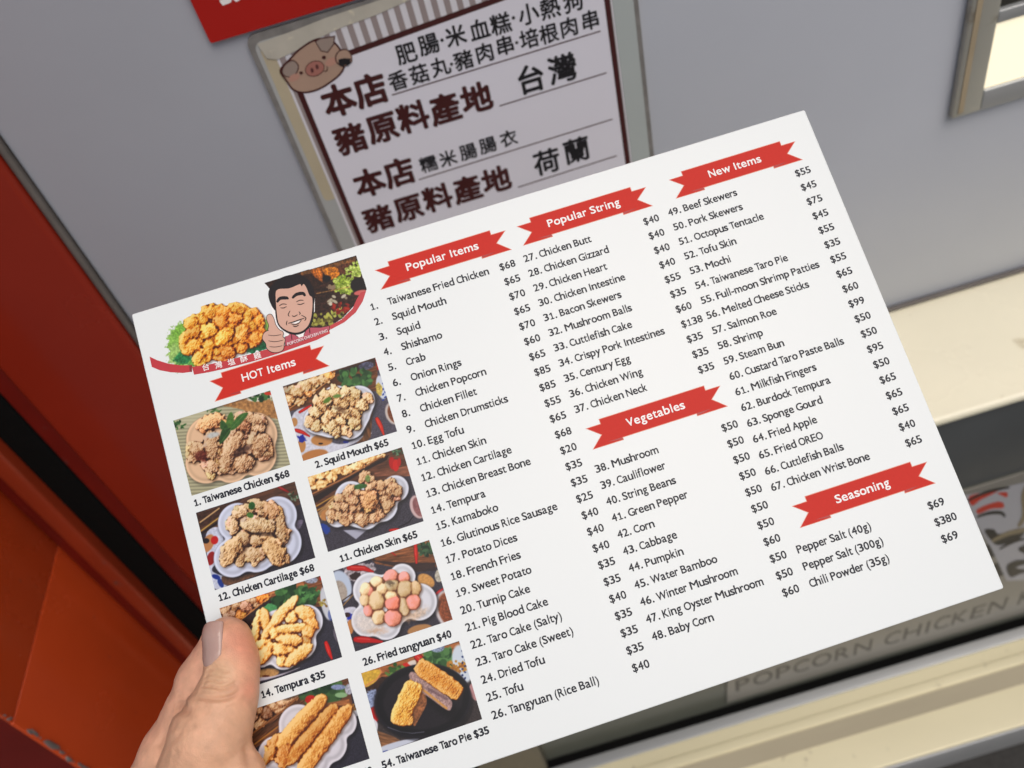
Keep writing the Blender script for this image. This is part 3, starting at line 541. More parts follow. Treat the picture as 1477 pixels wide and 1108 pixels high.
# counter ledge
ctr = empty('counter_ledge', 'cream metal counter ledge along the foot of the grey wall, right of the menu', 'counter', loc=(.6, .43, LZ)); bpy.context.view_layer.update()
kid(box('ledge_top', -.243, 1.72, .372, .4995, LZ - .009, LZ, cream, bev=.0035), ctr)
kid(box('back_bead', -.243, 1.72, .4955, .4995, LZ + .0002, LZ + .004, grey_edge, bev=.001), ctr)
kid(box('apron_panel', -.243, 1.72, .376, .386, .8252, LZ - .0092, apron_grey, bev=.001), ctr)
kid(box('glass_panel', -.0825, 1.72, .376, .384, .5375, .825, olive), ctr)
kid(box('corner_post', -.150, -.083, .366, .40, .5375, .8248, post_m, bev=.002), ctr)
kid(box('back_board', -.243, 1.72, .4, .41, .05, LZ - .012, blackm), ctr)

low = empty('lower_shelf', 'worn cream metal shelf near the ground below the shop sign', 'shelf', loc=(.6, .32, .537)); bpy.context.view_layer.update()
kid(box('shelf_top', -.6, 1.72, .273, .3655, .528, .5372, cream_worn, bev=.002), low)
kid(box('shelf_front', -.6, 1.72, .2705, .2728, .492, .5368, steel_x, bev=.0008), low)
kid(box('grey_reflection_strip', -.0822, 1.72, .3535, .3655, .5374, .5405, steel_x, bev=.0012), low)  # grey strip added to imitate the cool reflection at the back
kid(box('reflection_rib', -.0822, 1.72, .3300, .3400, .5374, .5388, cream_worn, bev=.0012), low)  # raised strip added to imitate a reflection band in the metal
kid(box('reflection_band', -.0822, 1.72, .3100, .3285, .5374, .5380, material('painted_reflection_band', (.42, .37, .26), .4, noise=.2, nscale=20, stretch=(.2, 1, 1))), low)  # blurred dark reflection in the shelf, painted as a thin strip
kid(box('lower_board', -.6, 1.72, .44, .45, .012, .49, concrete), low)

# ---------------------------------------------------------------- red column and side panel at the left
col = empty('red_column', 'glossy red column left of the grey wall with a black rubber seal beside it', 'column', loc=(-.3, .5, 0)); bpy.context.view_layer.update()
kid(box('column_face', -.3440, -.2498, .496, .58, .02, 2.3, red_paint, bev=.006), col)
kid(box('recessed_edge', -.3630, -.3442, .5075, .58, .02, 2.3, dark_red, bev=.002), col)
kid(box('rubber_seal', -.3890, -.3632, .5065, .58, .02, 2.3, rubber, bev=.003), col)  # seal set near the front; the gap's darkness is in its colour
sp = empty('red_side_panel', 'orange red side panel with chipped edge jutting out at the lower left', 'panel', loc=(-.42, .4, 0)); bpy.context.view_layer.update()
kid(box('door_edge', -.4050, -.3892, .4955, .58, .02, 2.3, edge_orange, bev=.003), sp)
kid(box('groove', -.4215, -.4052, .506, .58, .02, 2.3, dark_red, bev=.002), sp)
# side panel turned towards the viewer, with the chipped outer edge
E0 = ray(0, 1030); 
def sheet(name, pts, thick, mat, parent):
    """vertical sheet along a ground line, thickness to the left"""
    (xa, ya), (xb, yb) = pts; dx, dy = xb - xa, yb - ya; L = math.hypot(dx, dy); nx, ny = dy / L * thick, -dx / L * thick
    V = [(x, y, z) for z in (.02, 2.3) for (x, y) in ((xa, ya), (xb, yb), (xb - nx, yb - ny), (xa - nx, ya - ny))]
    ob = mesh(name, V, BOXF, mat); bevel(ob, .0015, 2); return kid(ob, parent)
XP = -.4218
ye = -XP / 1.2215
zs = CAMZ - 1.2007 * -XP
V = []; Fc = []
def slab(name, xa, xb, ya, yb, za, zb, mat): return kid(box(name, xa, xb, ya, yb, za, zb, mat, bev=.0008), sp)
slab('side_plate', XP - .003, XP, ye, .57, zs + .0006, 2.3, orange_paint)
slab('side_plate', XP - .003, XP, ye, .57, .02, zs - .0006, orange_paint)
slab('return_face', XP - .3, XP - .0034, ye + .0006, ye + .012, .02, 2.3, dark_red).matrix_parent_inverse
rg = random.Random(5); V = []; Fc = []
for i in range(110):                                  # chips of lifted paint along the outer edge
    z = .45 + rg.random() * .75; s = .0005 + rg.random() ** 3 * .0035; y = ye + rg.random() * .003; b = len(V)
    n = 7
    for k in range(n):
        a = 6.283 * k / n + rg.random() * .5; s *= .75 + .5 * rg.random(); V.append((XP + .0006 + rg.random() * .0015, y + s * .5 * math.cos(a) * (.5 + rg.random()), z + s * 1.6 * math.sin(a)))
    for k in range(n): V.append((XP - .0006, V[b + k][1], V[b + k][2]))
    Fc += [tuple(range(b, b + n)), tuple(range(b + 2 * n - 1, b + n - 1, -1))] + [(b + k, b + (k + 1) % n, b + n + (k + 1) % n, b + n + k) for k in range(n)]
chips = mesh('paint_chips', V, Fc, material('bare_grey_primer', (.16, .13, .12), .7)); kid(chips, sp); chips['kind'] = 'stuff'

# ---------------------------------------------------------------- glyphs
_gc = {}
def glyph(ch, off, res=3):
    """outline of one character in em units (x, y, layer); bold = shifted copies a hair above each other"""
    k = (ch, off)
    if k in _gc: return _gc[k]
    if off == 0.0:
        if ch == '1':
            V = np.array([(.235, .02), (.235, .525), (.125, .455), (.095, .515), (.25, .635), (.315, .635), (.315, .02), (.105, 0), (.105, .06), (.44, .06), (.44, 0)]); F_ = [tuple(range(6, -1, -1)), (10, 9, 8, 7)]
        else:
            c = bpy.data.curves.new('g', 'FONT'); c.body = ch; c.size = 1; c.resolution_u = res
            ob = bpy.data.objects.new('g', c); S.collection.objects.link(ob); bpy.context.view_layer.update()
            me = bpy.data.meshes.new_from_object(ob.evaluated_get(bpy.context.evaluated_depsgraph_get()))
            V = np.array([(v.co.x, v.co.y) for v in me.vertices]).reshape(-1, 2); F_ = [tuple(p.vertices) for p in me.polygons]
            bpy.data.objects.remove(ob); bpy.data.curves.remove(c); bpy.data.meshes.remove(me)
        V = np.concatenate([V, np.zeros((len(V), 1))], 1)
    else:
        g, f = glyph(ch, 0.0, res); n = 4 if off < .022 else (6 if off < .03 else 8); V = []; F_ = []
        for j in range(n):
            a = 6.2832 * (j + .5) / n; V.append(g + np.array([off * math.cos(a), off * math.sin(a), j + 1.])); F_ += [tuple(q + j * len(g) for q in p) for p in f]
        V = np.concatenate(V)
    _gc[k] = (V, F_); return _gc[k]
CAL = dict(zip("abcdefghijklmnopqrstuvwxyz", (981, 1076, 866, 1076, 1019, 625, 964, 1076, 470, 490, 931, 470, 1636, 1076, 1080, 1076, 1076, 714, 801, 686, 1076, 925, 1464, 887, 927, 809)))
CAL.update(zip("ABCDEFGHIJKLMNOPQRSTUVWXYZ", (1185, 1114, 1092, 1260, 1000, 941, 1292, 1276, 516, 653, 1064, 861, 1751, 1322, 1356, 1058, 1378, 1112, 941, 998, 1314, 1162, 1822, 1063, 998, 959)))
CAL.update({' ': 463, '.': 517, '(': 621, ')': 621, '-': 627, '$': 1038, '1': 1038}); CAL.update({d: 1038 for d in '023456789'})
_adv = {}
def bfadv(ch):
    if ch not in _adv:
        V = glyph(ch, 0.0)[0]; _adv[ch] = (V[:, 0].min(), V[:, 0].max())
    return _adv[ch]
def layout(text, em, off=.021, track=0.0, kern=True):
    """a line of text, sans serif with narrow set; returns vertices (mm), faces, width"""
    V = []; F_ = []; x = 0
    for i, ch in enumerate(text):
        a = CAL[ch] / 2048 * (.955 if ch.isalpha() else 1)
        if ch != ' ':
            g, f = glyph(ch, off)
            if ch == '1': sx = 1; px = x
            else:
                l, r = bfadv(ch); w = r - l; side = .072 if ch in 'nmhublidkpgqaceHEDBRPNMUIL' else .035
                side = {'.': .12, 'i': .3, 'l': .32, 'I': .31, 't': .05, 'r': .085, 'f': .04, 'T': .02, '(': .18, ')': .18, '-': .1, '$': .09, 'y': .01, 'v': .01, 'w': .01, 'W': .01, 'A': .005}.get(ch, side)
                if ch.isdigit(): side = .085
                sx = a * (1 - 2 * side) / w; px = x + a * side - l * sx
                if ch in 'ilI.': sx = min(sx, 1.0); px = x + a / 2 - (l + r) / 2 * sx
            sy = .935 if (ch.isupper() or ch.isdigit() or ch in '$()') else 1.035
            b = len(V); V += [((px + p[0] * sx) * em, p[1] * sy * em, p[2] * .002) for p in g]; F_ += [tuple(b + k for k in q) for q in f]
        x += a + track
        if kern and ch == 'T' and i + 1 < len(text) and text[i + 1] in 'aeo': x -= .07
    return V, F_, (x - track) * em
def cjk(text, em, off=.0, sx=1.0, adv=1.0):
    V = []; F_ = []; x = 0
    for ch in text:
        g, f = glyph(ch, off, 2); b = len(V); V += [((x + p[0] * sx) * em, p[1] * em, p[2] * .002) for p in g]; F_ += [tuple(b + k for k in q) for q in f]; x += adv
    return V, F_, x * em

# ---------------------------------------------------------------- the menu card
card = empty('menu_card', 'white laminated English menu card with eight food photos and red banners, held in the hand', 'menu card', mat=CARD)
bpy.context.view_layer.update()
def L2(u, v, z=0.0): return ((u - 148.5) / 1000, (105 - v) / 1000, z / 1000)
paper = material('laminated_white_card', (.765, .80, .795), .30, spec=.4, noise=.012, nscale=8, bump=.05, bscale=25, dirt=((.62, .62, .63), 55, .80, .03))
ink = material('black_ink', (.010, .012, .022), .4, spec=.25)
ink_bold = material('bold_black_ink', (.006, .008, .018), .4, spec=.25)
red_ink = material('banner_red_ink', (.58, .026, .016), .5, spec=.18, noise=.05, nscale=800)
red_dark = material('banner_fold_ink', (.40, .02, .02), .4, spec=.4)
pink_halo = material('banner_edge_ink', (.74, .30, .22), .5, spec=.2)
white_ink = material('white_print', (.86, .84, .82), .38, spec=.4)
def rounded(w, h, r, n=6):
    P = []
    for cx, cy, a0 in ((w - r, h - r, 0), (r, h - r, 90), (r, r, 180), (w - r, r, 270)):
        for k in range(n + 1):
            a = math.radians(a0 + 90 * k / n); P.append((cx + r * math.cos(a), cy + r * math.sin(a)))
    return P
P = rounded(297, 210, .8); n = len(P)
# the sheet itself: rounded outline, 0.8 mm thick, edges softened
V = []; rings = ((.25, 0), (0, -.22), (0, -.58), (.25, -.8))
for ins, z in rings: V += [L2(148.5 + (p[0] - 148.5) * (1 - ins / 148.5), 105 + (p[1] - 105) * (1 - ins / 105), z) for p in P]
Fc = [tuple(range(n - 1, -1, -1)), tuple(range(3 * n, 4 * n))]
for r_ in range(3): Fc += [(r_ * n + k, r_ * n + (k + 1) % n, (r_ + 1) * n + (k + 1) % n, (r_ + 1) * n + k) for k in range(n)]
sheet_ob = mesh('card_sheet', V, Fc, paper, card)
def textpart(name, text, u, v, em, mat, off=.021, z=.09, align='l', track=0.0, fit=None, parent=None, slope=0):
    Vt, F_, w = layout(text, em, off, track)
    k = fit / w if fit else 1.0
    x0_ = {'l': 0, 'c': -w * k / 2, 'r': -w * k}[align]
    cs, sn = math.cos(slope), math.sin(slope)
    V = [L2(u + (x0_ + x * k) * cs - y * sn, v - (x0_ + x * k) * sn - y * cs, z + q) for x, y, q in Vt]
    return mesh(name, V, F_, mat, parent or card)
EM = 4.6; PITCHL = 6.69
POP = "Taiwanese Fried Chicken|68,Squid Mouth|65,Squid|70,Shishamo|65,Crab|70,Onion Rings|60,Chicken Popcorn|65,Chicken Fillet|85,Chicken Drumsticks|85,Egg Tofu|55,Chicken Skin|65,Chicken Cartilage|68,Chicken Breast Bone|20,Tempura|35,Kamaboko|35,Glutinous Rice Sausage|25,Potato Dices|40,French Fries|40,Sweet Potato|40,Turnip Cake|35,Pig Blood Cake|35,Taro Cake (Salty)|40,Taro Cake (Sweet)|35,Dried Tofu|35,Tofu|35,Tangyuan (Rice Ball)|40".split(',')
STR = "Chicken Butt|40,Chicken Gizzard|40,Chicken Heart|40,Chicken Intestine|40,Bacon Skewers|55,Mushroom Balls|35,Cuttlefish Cake|60,Crispy Pork Intestines|138,Century Egg|35,Chicken Wing|35,Chicken Neck|35".split(',')
VEG = "Mushroom|50,Cauliflower|50,String Beans|50,Green Pepper|50,Corn|50,Cabbage|50,Pumpkin|50,Water Bamboo|60,Winter Mushroom|50,King Oyster Mushroom|50,Baby Corn|60".split(',')
NEW = "Beef Skewers|55,Pork Skewers|45,Octopus Tentacle|75,Tofu Skin|45,Mochi|55,Taiwanese Taro Pie|35,Full-moon Shrimp Patties|55,Melted Cheese Sticks|65,Salmon Roe|60,Shrimp|99,Steam Bun|50,Custard Taro Paste Balls|50,Milkfish Fingers|95,Burdock Tempura|50,Sponge Gourd|65,Fried Apple|65,Fried OREO|65,Cuttlefish Balls|40,Chicken Wrist Bone|65".split(',')
SEA = "Pepper Salt (40g)|69,Pepper Salt (300g)|380,Chili Powder (35g)|69".split(',')
def column(items, first, u, v, up, pitch=PITCHL, tab=None, wide=None):
    for i, it in enumerate(items):
        nm, pr = it.split('|'); y = v + i * pitch
        if first:
            num = '%d.' % (first + i)
            if tab and first + i < 10:
                Vt, F_, w = layout(num, EM); V2, F2, w2 = layout(nm, EM)
                V = [L2(u + a, y - b, .09 + q) for a, b, q in Vt] + [L2(u + tab + a, y - b, .09 + q) for a, b, q in V2]
                F_ = F_ + [tuple(q + len(Vt) for q in f) for f in F2]; mesh('item_text', V, F_, ink, card)
            else: textpart('item_text', num + ' ' + nm, u, y, EM, ink)
        else: textpart('item_text', nm, u, y, EM, ink)
        textpart('price_text', '$' + pr, up, y - (.1 if up > 200 else 0), EM, ink)
column(POP, 1, 94.6, 28.75, 150.6, tab=7.7)
column(STR, 27, 161.3, 28.4, 214.1, pitch=6.66)
column(VEG, 38, 161.5, 120.2, 214.9, pitch=6.72)
column(NEW, 49, 225.2, 27.75, 282.4, pitch=6.69)
column(SEA, 0, 226.2, 173.7, 281.2, pitch=6.75)
CAPS = [("1. Taiwanese Chicken $68", 6.2, 84.3, 39.2), ("2. Squid Mouth $65", 56.0, 84.4, 30.4), ("12. Chicken Cartilage $68", 6.6, 122.6, 38.6), ("11. Chicken Skin $65", 55.4, 122.6, 31.7), ("14. Tempura $35", 13.4, 162.2, 25.4), ("26. Fried tangyuan $40", 53.6, 162.6, 35.3), ("56. Melted Cheese Sticks $40", 3.2, 200.6, 43.4), ("54. Taiwanese Taro Pie $35", 50.2, 200.2, 42.0)]
for t_, u, v, w in CAPS: textpart('photo_caption', t_, u, v, 4.15, ink_bold, off=.034, fit=w)

def poly_faces(P):
    tri = tessellate_polygon([[Vector((p[0], p[1], 0)) for p in P]]); return [tuple(t) for t in tri]
def flat(name, parent, layers, conv, z0=.07, dz=.012, smooth_n=5):
    """flat print: a stack of inked shapes; layers = (points, material, smooth?)"""
    V = []; F_ = []; idx = []; mats = []
    for i, (pts, mat, sm) in enumerate(layers):
        Q = [conv(*p) for p in pts]
        if sm: Q = [tuple(q) for q in smooth_poly(Q, smooth_n)]
        if mat not in mats: mats.append(mat)
        b = len(V); V += [L2(q[0], q[1], z0 + dz * i) if parent is card else q_local(parent, q, z0 + dz * i) for q in Q]
        for t in poly_faces(Q):
            F_.append(tuple(b + k for k in t)); idx.append(mats.index(mat))
    return mesh(name, V, F_, mats, parent, idx=idx)
def grow(P, w):
    P = np.array(P, float); n = len(P); out = []
    area = sum(P[i - 1][0] * P[i][1] - P[i][0] * P[i - 1][1] for i in range(n)); sg = 1 if area > 0 else -1
    for i in range(n):
        a = P[i] - P[i - 1]; b = P[(i + 1) % n] - P[i]; a /= np.linalg.norm(a) + 1e-9; b /= np.linalg.norm(b) + 1e-9
        nn = np.array([a[1] + b[1], -a[0] - b[0]]) * sg; l = np.linalg.norm(nn) + 1e-9; c_ = max(.45, l / 2); out.append(tuple(P[i] + nn / l * w / c_))
    return out
ident = lambda x, y: (x, y)
def banner(text, u, v, w=55.8, tw=None, sc=1.0):
    """ribbon banner: u, v is the left tip of its top tail"""
    k = w / 55.8; X = lambda a: u + a * k; Y = lambda b: v + b * sc
    main = [(5.9, -1.9), (50.0, -1.9), (50.0, 7.6), (5.9, 7.6)]
    body = [(X(a), Y(b)) for a, b in [(0, 0), (5.9, .0), (5.9, -2.0), (50.0, -2.0), (50.0, .0), (56.0, 0), (51.0, 4.1), (56.0, 8.5), (43.7, 8.5), (43.7, 7.5), (12.3, 7.5), (12.3, 8.5), (0, 8.5), (5.0, 4.1)]]
    fold = [[(X(a), Y(b)) for a, b in P] for P in ([(6.1, 7.5), (12.3, 7.5), (12.3, 8.45)], [(43.7, 7.5), (49.9, 7.5), (43.7, 8.45)])]
    ob = flat('banner', card, [(grow(body, .28), pink_halo, 0), (body, red_ink, 0), (fold[0], red_dark, 0), (fold[1], red_dark, 0)], ident, z0=.02, dz=.015)
    textpart('banner_text', text, u + w / 2, v + 4.2, 4.9, white_ink, off=.020, z=.11, align='c', fit=tw, track=.03).parent = ob
for t_, u, v, w, tw in (("Popular Items", 101.4, 12.75, 55.9, 31.4), ("Popular String", 163.4, 12.6, 56.3, 32.0), ("New Items", 231.1, 12.55, 56.1, 23.6), ("Vegetables", 163.7, 102.3, 56.2, 24.6), ("Seasoning", 231.0, 156.1, 56.1, 22.8), ("HOT Items", 24.5, 37.3, 47.1, 22.6)):
    banner(t_, u, v, w, tw)

# printed pictures
photo_mat = printed('photo_print')
def picture(p, name, label, z=.06, mask=None):
    w, h = p.w, p.h; C = p.finish()
    us = np.linspace(p.x0, p.x1, w); vs = np.linspace(p.y0, p.y1, h); U, Vv = np.meshgrid(us, vs)
    co = np.stack([(U - 148.5) / 1000, (105 - Vv) / 1000, np.full(U.shape, z / 1000)], -1).reshape(-1, 3)
    ii = np.arange(w * h).reshape(h, w); q = np.stack([ii[1:, :-1], ii[1:, 1:], ii[:-1, 1:], ii[:-1, :-1]], -1)
    if mask is not None:
        mk = mask(U, Vv); keep = mk[1:, :-1] & mk[1:, 1:] & mk[:-1, 1:] & mk[:-1, :-1]; q = q[keep]
    q = q.reshape(-1, 4)
    me = bpy.data.meshes.new(name); me.vertices.add(len(co)); me.vertices.foreach_set('co', co.ravel())
    me.loops.add(q.size); me.loops.foreach_set('vertex_index', q.ravel().astype(np.int32)); me.polygons.add(len(q)); me.polygons.foreach_set('loop_start', np.arange(0, q.size, 4, dtype=np.int32))
    me.update(); me.validate()
    at = me.color_attributes.new('print', 'FLOAT_COLOR', 'POINT'); rgba = np.ones((len(co), 4)); rgba[:, :3] = lin_arr(C.reshape(-1, 3)); at.data.foreach_set('color', rgba.ravel())
    me.materials.append(photo_mat); ob = bpy.data.objects.new(name, me); S.collection.objects.link(ob); ob.parent = card
    if label: ob['label'] = label
    return ob
def lin_arr(c): return np.where(c <= .04045, c / 12.92, ((np.maximum(c, 0) + .055) / 1.055) ** 2.4)
pics = food_prints()
LBL = ["photo of fried chicken on a peach dish with basil", "photo of fried squid mouth on a white dish", "photo of fried chicken cartilage on a white dish", "photo of fried chicken skin on a white dish", "photo of golden tempura strips", "photo of pink and beige fried tangyuan", "photo of three fried dough sticks", "photo of taro pie cut in two on a black plate"]
for p, l in zip(pics[:8], LBL): picture(p, 'food_photo', l)
def pile_mask(U, V):
    p = pics[8]; C = p.c; return (np.abs(C - np.array([238, 240, 243])).max(-1) > 5)
pm = picture(pics[8], 'logo_chicken', 'pile of popcorn chicken on lettuce', z=.035, mask=pile_mask)
stall_poly = [tocard(370 + a / 6.924, 360 + b / 6.924) for a, b in ((75, 335), (400, 235), (1000, 58), (1050, 230), (1105, 400), (1060, 470), (980, 560), (860, 690), (730, 770), (560, 800), (330, 650), (130, 395))]
def inpoly(U, V, Q):
    ins = np.zeros(U.shape, bool)
    for i in range(len(Q)):
        ax, ay = Q[i - 1]; bx, by = Q[i]; ins ^= ((ay > V) != (by > V)) & (U < (bx - ax) * (V - ay) / (by - ay + 1e-12) + ax)
    return ins
picture(pics[9], 'logo_market', 'night market picture behind the cartoon man', z=.035, mask=lambda U, V: inpoly(U, V, stall_poly))
zm = lambda a, b: tocard(370 + a / 6.924, 360 + b / 6.924)
zc = lambda a, b: tocard(210 + a / 7.774, 420 + b / 7.774)
kblack = material('cartoon_black_ink', (.014, .011, .013), .45, spec=.2); skin_ink = material('cartoon_skin_ink', (.62, .36, .27), .38, spec=.4); pink_ink = material('cartoon_shirt_ink', (.45, .065, .10), .38, spec=.4)
rib_ink = material('logo_ribbon_ink', (.50, .03, .04), .38, spec=.4); rib_dark = material('logo_ribbon_dark_ink', (.24, .015, .02), .38, spec=.4); lip_ink = material('cartoon_lip_ink', (.50, .22, .17), .38, spec=.4)
# ribbon under the logo
rib_l = [zc(*q) for q in ((45, 735), (130, 775), (260, 815), (400, 832), (520, 830), (520, 905), (420, 918), (280, 910), (160, 888), (70, 850))]
rib_m = [zc(*q) for q in ((520, 850), (700, 825), (900, 782), (1130, 722), (1400, 640))] + [zm(*q) for q in ((330, 950), (500, 890), (620, 845), (725, 800), (735, 838), (600, 905), (440, 960))] + [zc(*q) for q in ((1477, 705), (1200, 790), (900, 868), (720, 908), (545, 938))]
rib_r = [zm(*q) for q in ((725, 765), (850, 700), (960, 590), (1000, 500), (1040, 430), (1095, 415), (1060, 520), (990, 630), (880, 725), (740, 800))]
flat('logo_ribbon', card, [(rib_l, rib_ink, 0), (rib_r, rib_ink, 0), (rib_m, rib_ink, 0), ([zc(*q) for q in ((490, 832), (522, 828), (522, 908), (495, 905))], rib_dark, 0)], ident, z0=.055)
for i, ch in enumerate('台灣塩酥雞'):
    a, b = [(640, 895), (785, 870), (928, 838), (1068, 800), (1220, 765)][i]; u, v = zc(a, b)
    Vt, F_, w = cjk(ch, 3.15, .012); mesh('logo_character', [L2(u + x, v - y, .115 + q) for x, y, q in Vt], F_, white_ink, card)
Vt, F_, w = layout('POPCORN CHICKEN KING', 2.0, 0.0, .03); u0, v0 = zm(312, 962); u1, v1 = zm(715, 822); k = math.hypot(u1 - u0, v1 - v0) / w; th = math.atan2(-(v1 - v0), u1 - u0)
mesh('logo_text', [L2(u0 + x * k * math.cos(th) - y * math.sin(th), v0 - x * k * math.sin(th) - y * math.cos(th), .115 + q) for x, y, q in Vt], F_, white_ink, card)
# cartoon man
head = [(185, 420), (190, 560), (205, 700), (235, 770), (300, 820), (370, 845), (440, 838), (500, 800), (545, 740), (565, 650), (568, 560), (560, 450), (520, 370), (430, 320), (300, 340)]
face = [(192, 470), (200, 600), (220, 730), (270, 790), (360, 828), (440, 822), (500, 780), (535, 720), (555, 620), (558, 490), (528, 455), (500, 385), (470, 345), (425, 350), (330, 388), (225, 396), (190, 430)]
hair = [(185, 610), (150, 560), (122, 480), (125, 410), (170, 340), (230, 290), (320, 258), (420, 250), (500, 285), (550, 350), (580, 430), (582, 500), (570, 560), (560, 480), (530, 450), (505, 390), (475, 345), (450, 368), (430, 345), (330, 385), (225, 392), (195, 420), (190, 520), (195, 600)]
def stroke(pts, w):
    P = smooth_poly(pts + pts[::-1][1:-1], 5)[: (len(pts) - 1) * 5 + 1]; L_ = []; R_ = []; n = len(P)
    for i in range(n):
        t = P[min(i + 1, n - 1)] - P[max(i - 1, 0)]; t = t / (np.linalg.norm(t) + 1e-9); q = w / 2 * (.35 + .65 * math.sin(math.pi * i / (n - 1)) ** .6)
        L_.append((P[i][0] - t[1] * q, P[i][1] + t[0] * q)); R_.append((P[i][0] + t[1] * q, P[i][1] - t[0] * q))
    return L_ + R_[::-1]
fist = [(75, 840), (110, 815), (145, 812), (240, 812), (268, 835), (262, 870), (285, 900), (275, 945), (265, 1000), (215, 1025), (150, 1022), (105, 985), (95, 940), (62, 890)]
thumb_ = [(125, 812), (125, 760), (105, 700), (110, 660), (145, 650), (172, 690), (190, 750), (215, 790), (230, 812)]
shirt = [(285, 880), (320, 850), (360, 840), (420, 880), (470, 865), (500, 800), (545, 780), (640, 782), (725, 765), (730, 800), (620, 848), (500, 892), (330, 952), (290, 960)]
lay = [(grow([zm(*q) for q in shirt], .22), kblack, 0), ([zm(*q) for q in shirt], pink_ink, 0), ([zm(*q) for q in ((400, 850), (475, 820), (470, 868), (425, 882))], white_ink, 0),
       ([zm(*q) for q in ((140, 560), (180, 590), (215, 720), (250, 800), (330, 850), (300, 868), (240, 810), (190, 740), (165, 660))], white_ink, 0), ([zm(*q) for q in ((566, 480), (584, 490), (582, 620), (568, 640))], white_ink, 0),
       ([q for q in grow(smooth_poly([zm(*q) for q in head], 5), .30)], kblack, 0), ([zm(*q) for q in face], skin_ink, 1), ([zm(*q) for q in hair], kblack, 1),
       (grow(smooth_poly([zm(*q) for q in thumb_], 5), .24), kblack, 0), (grow(smooth_poly([zm(*q) for q in fist], 5), .26), kblack, 0), ([zm(*q) for q in thumb_], skin_ink, 1), ([zm(*q) for q in fist], skin_ink, 1)]
for s_, w in (([(205, 530), (235, 490), (300, 485), (312, 500)], 34), ([(358, 488), (400, 450), (465, 440), (485, 468)], 34), ([(228, 565), (262, 545), (304, 550)], 9), ([(240, 583), (272, 585), (302, 570)], 9), ([(398, 525), (435, 508), (472, 510)], 9), ([(408, 545), (440, 550), (480, 535)], 9),
              ([(338, 612), (318, 650), (330, 670)], 9), ([(355, 660), (378, 670), (410, 652)], 9), ([(424, 622), (438, 640), (428, 650)], 9), ([(448, 655), (490, 680), (492, 700), (480, 712)], 9), ([(308, 712), (300, 740), (304, 758)], 9), ([(318, 738), (360, 728), (440, 700), (480, 688)], 10), ([(345, 742), (385, 752), (425, 735), (450, 705)], 8), ([(365, 762), (390, 772), (425, 755)], 9),
              ([(118, 855), (180, 862), (250, 850)], 6), ([(118, 912), (190, 922), (270, 905)], 6), ([(130, 970), (190, 975), (262, 962)], 6), ([(530, 790), (535, 840)], 8), ([(350, 850), (355, 905)], 8)):
    lay.append(([zm(*q) for q in stroke(s_, w)], kblack, 0))
lay.append(([zm(*q) for q in ((352, 738), (400, 722), (440, 708), (428, 728), (390, 742))], white_ink, 0))
flat('logo_portrait', card, lay, ident, z0=.10, dz=.006)

# ---------------------------------------------------------------- things on the stall wall
def q_local(parent, q, z):                           # wall print: q = (X, Z), z = millimetres in front of the parent's plane
    return (q[0] - parent.location.x, -z / 1000, q[1] - parent.location.z)
def wz(x0_, y0_, s, Y): return lambda a, b: W(x0_ + a / s, y0_ + b / s, Y)
def wtext(name, chars, pts, em, mat, off, parent, conv, z, sx=1.0, parts=True):
    """characters centred on surveyed points"""
    for ch, (a, b) in zip(chars, pts):
        X, Z = conv(a, b); g, f = glyph(ch, off, 2); cx = (g[:, 0].min() + g[:, 0].max()) / 2; cy = (g[:, 1].min() + g[:, 1].max()) / 2
        mesh(name, [q_local(parent, (X + (p[0] - cx) * em * sx, Z + (p[1] - cy) * em), z + p[2] * .006) for p in g], f, mat, parent)
brown_ink = material('dark_brown_ink', (.055, .010, .010), .4); sign_ink = material('sign_black_ink', (.012, .011, .014), .4); beige_ink = material('stripe_beige_ink', (.30, .25, .245), .4); sheet_white = material('notice_paper', (.72, .71, .78), .28, noise=.03, nscale=9, spec=.5, bump=.12, bscale=18)
stripe_white = material('stripe_pale_ink', (.66, .65, .69), .35); film = material('milky_lamination_film', (.40, .41, .40), .25, noise=.12, nscale=14, spec=.6, bump=.3, bscale=18, dirt=((.22, .2, .17), 60, .62, .1)); tape_y = material('yellowed_tape', (.46, .40, .28), .3, noise=.15, nscale=30)
tape_pale = material('pale_old_tape', (.47, .445, .38), .25, noise=.18, nscale=60, spec=.6, bump=.4, bscale=90, dirt=((.60, .56, .44), 90, .6, .06))
sleeve = material('greenish_film_edge', (.42, .46, .45), .2, noise=.05, nscale=20); grime = material('grimy_film_edge', (.20, .19, .18), .5, noise=.45, nscale=120)
NY = .4975
notice = empty('origin_notice', 'laminated pork origin notice with a pig face at its corner, on the grey wall', 'notice', loc=(.02, NY, 1.25))
B = wz(360, 0, 2.5466, NY)
sx0, sx1, sz1, sz0 = -.0890, .1400, 1.300, .985
slant = lambda p: (p[0], p[1] + .053 * (p[0] + .06) if p[1] > 1.2 else p[1])
def rr(x0_, x1_, z0_, z1_, r, n=6): return [(x0_ + p[0], z0_ + p[1]) for p in rounded(x1_ - x0_, z1_ - z0_, r, n)]
def plate(name, x0_, x1_, z0_, z1_, r, t0, t1, mat, parent):
    P = rr(x0_, x1_, z0_, z1_, r); n = len(P)
    if name == 'paper_sheet': P = [slant(q) for q in P]
    V = [q_local(parent, p, t1) for p in P] + [q_local(parent, p, t0) for p in P]
    return mesh(name, V, [tuple(range(n)), ] + [(k, n + k, n + (k + 1) % n, (k + 1) % n) for k in range(n)], mat, parent)
topz = 1.3015
plate('film_border', sx0, sx1, sz0, topz, .006, -2.4, .2, grime, notice)
plate('film_sheet', sx0 + .0032, sx1 - .0026, sz0 + .003, topz - .0045, .005, -2, .45, film, notice)
plate('film_sleeve', .1240, .1368, sz0 + .004, 1.36, .002, -2, .9, sleeve, notice)
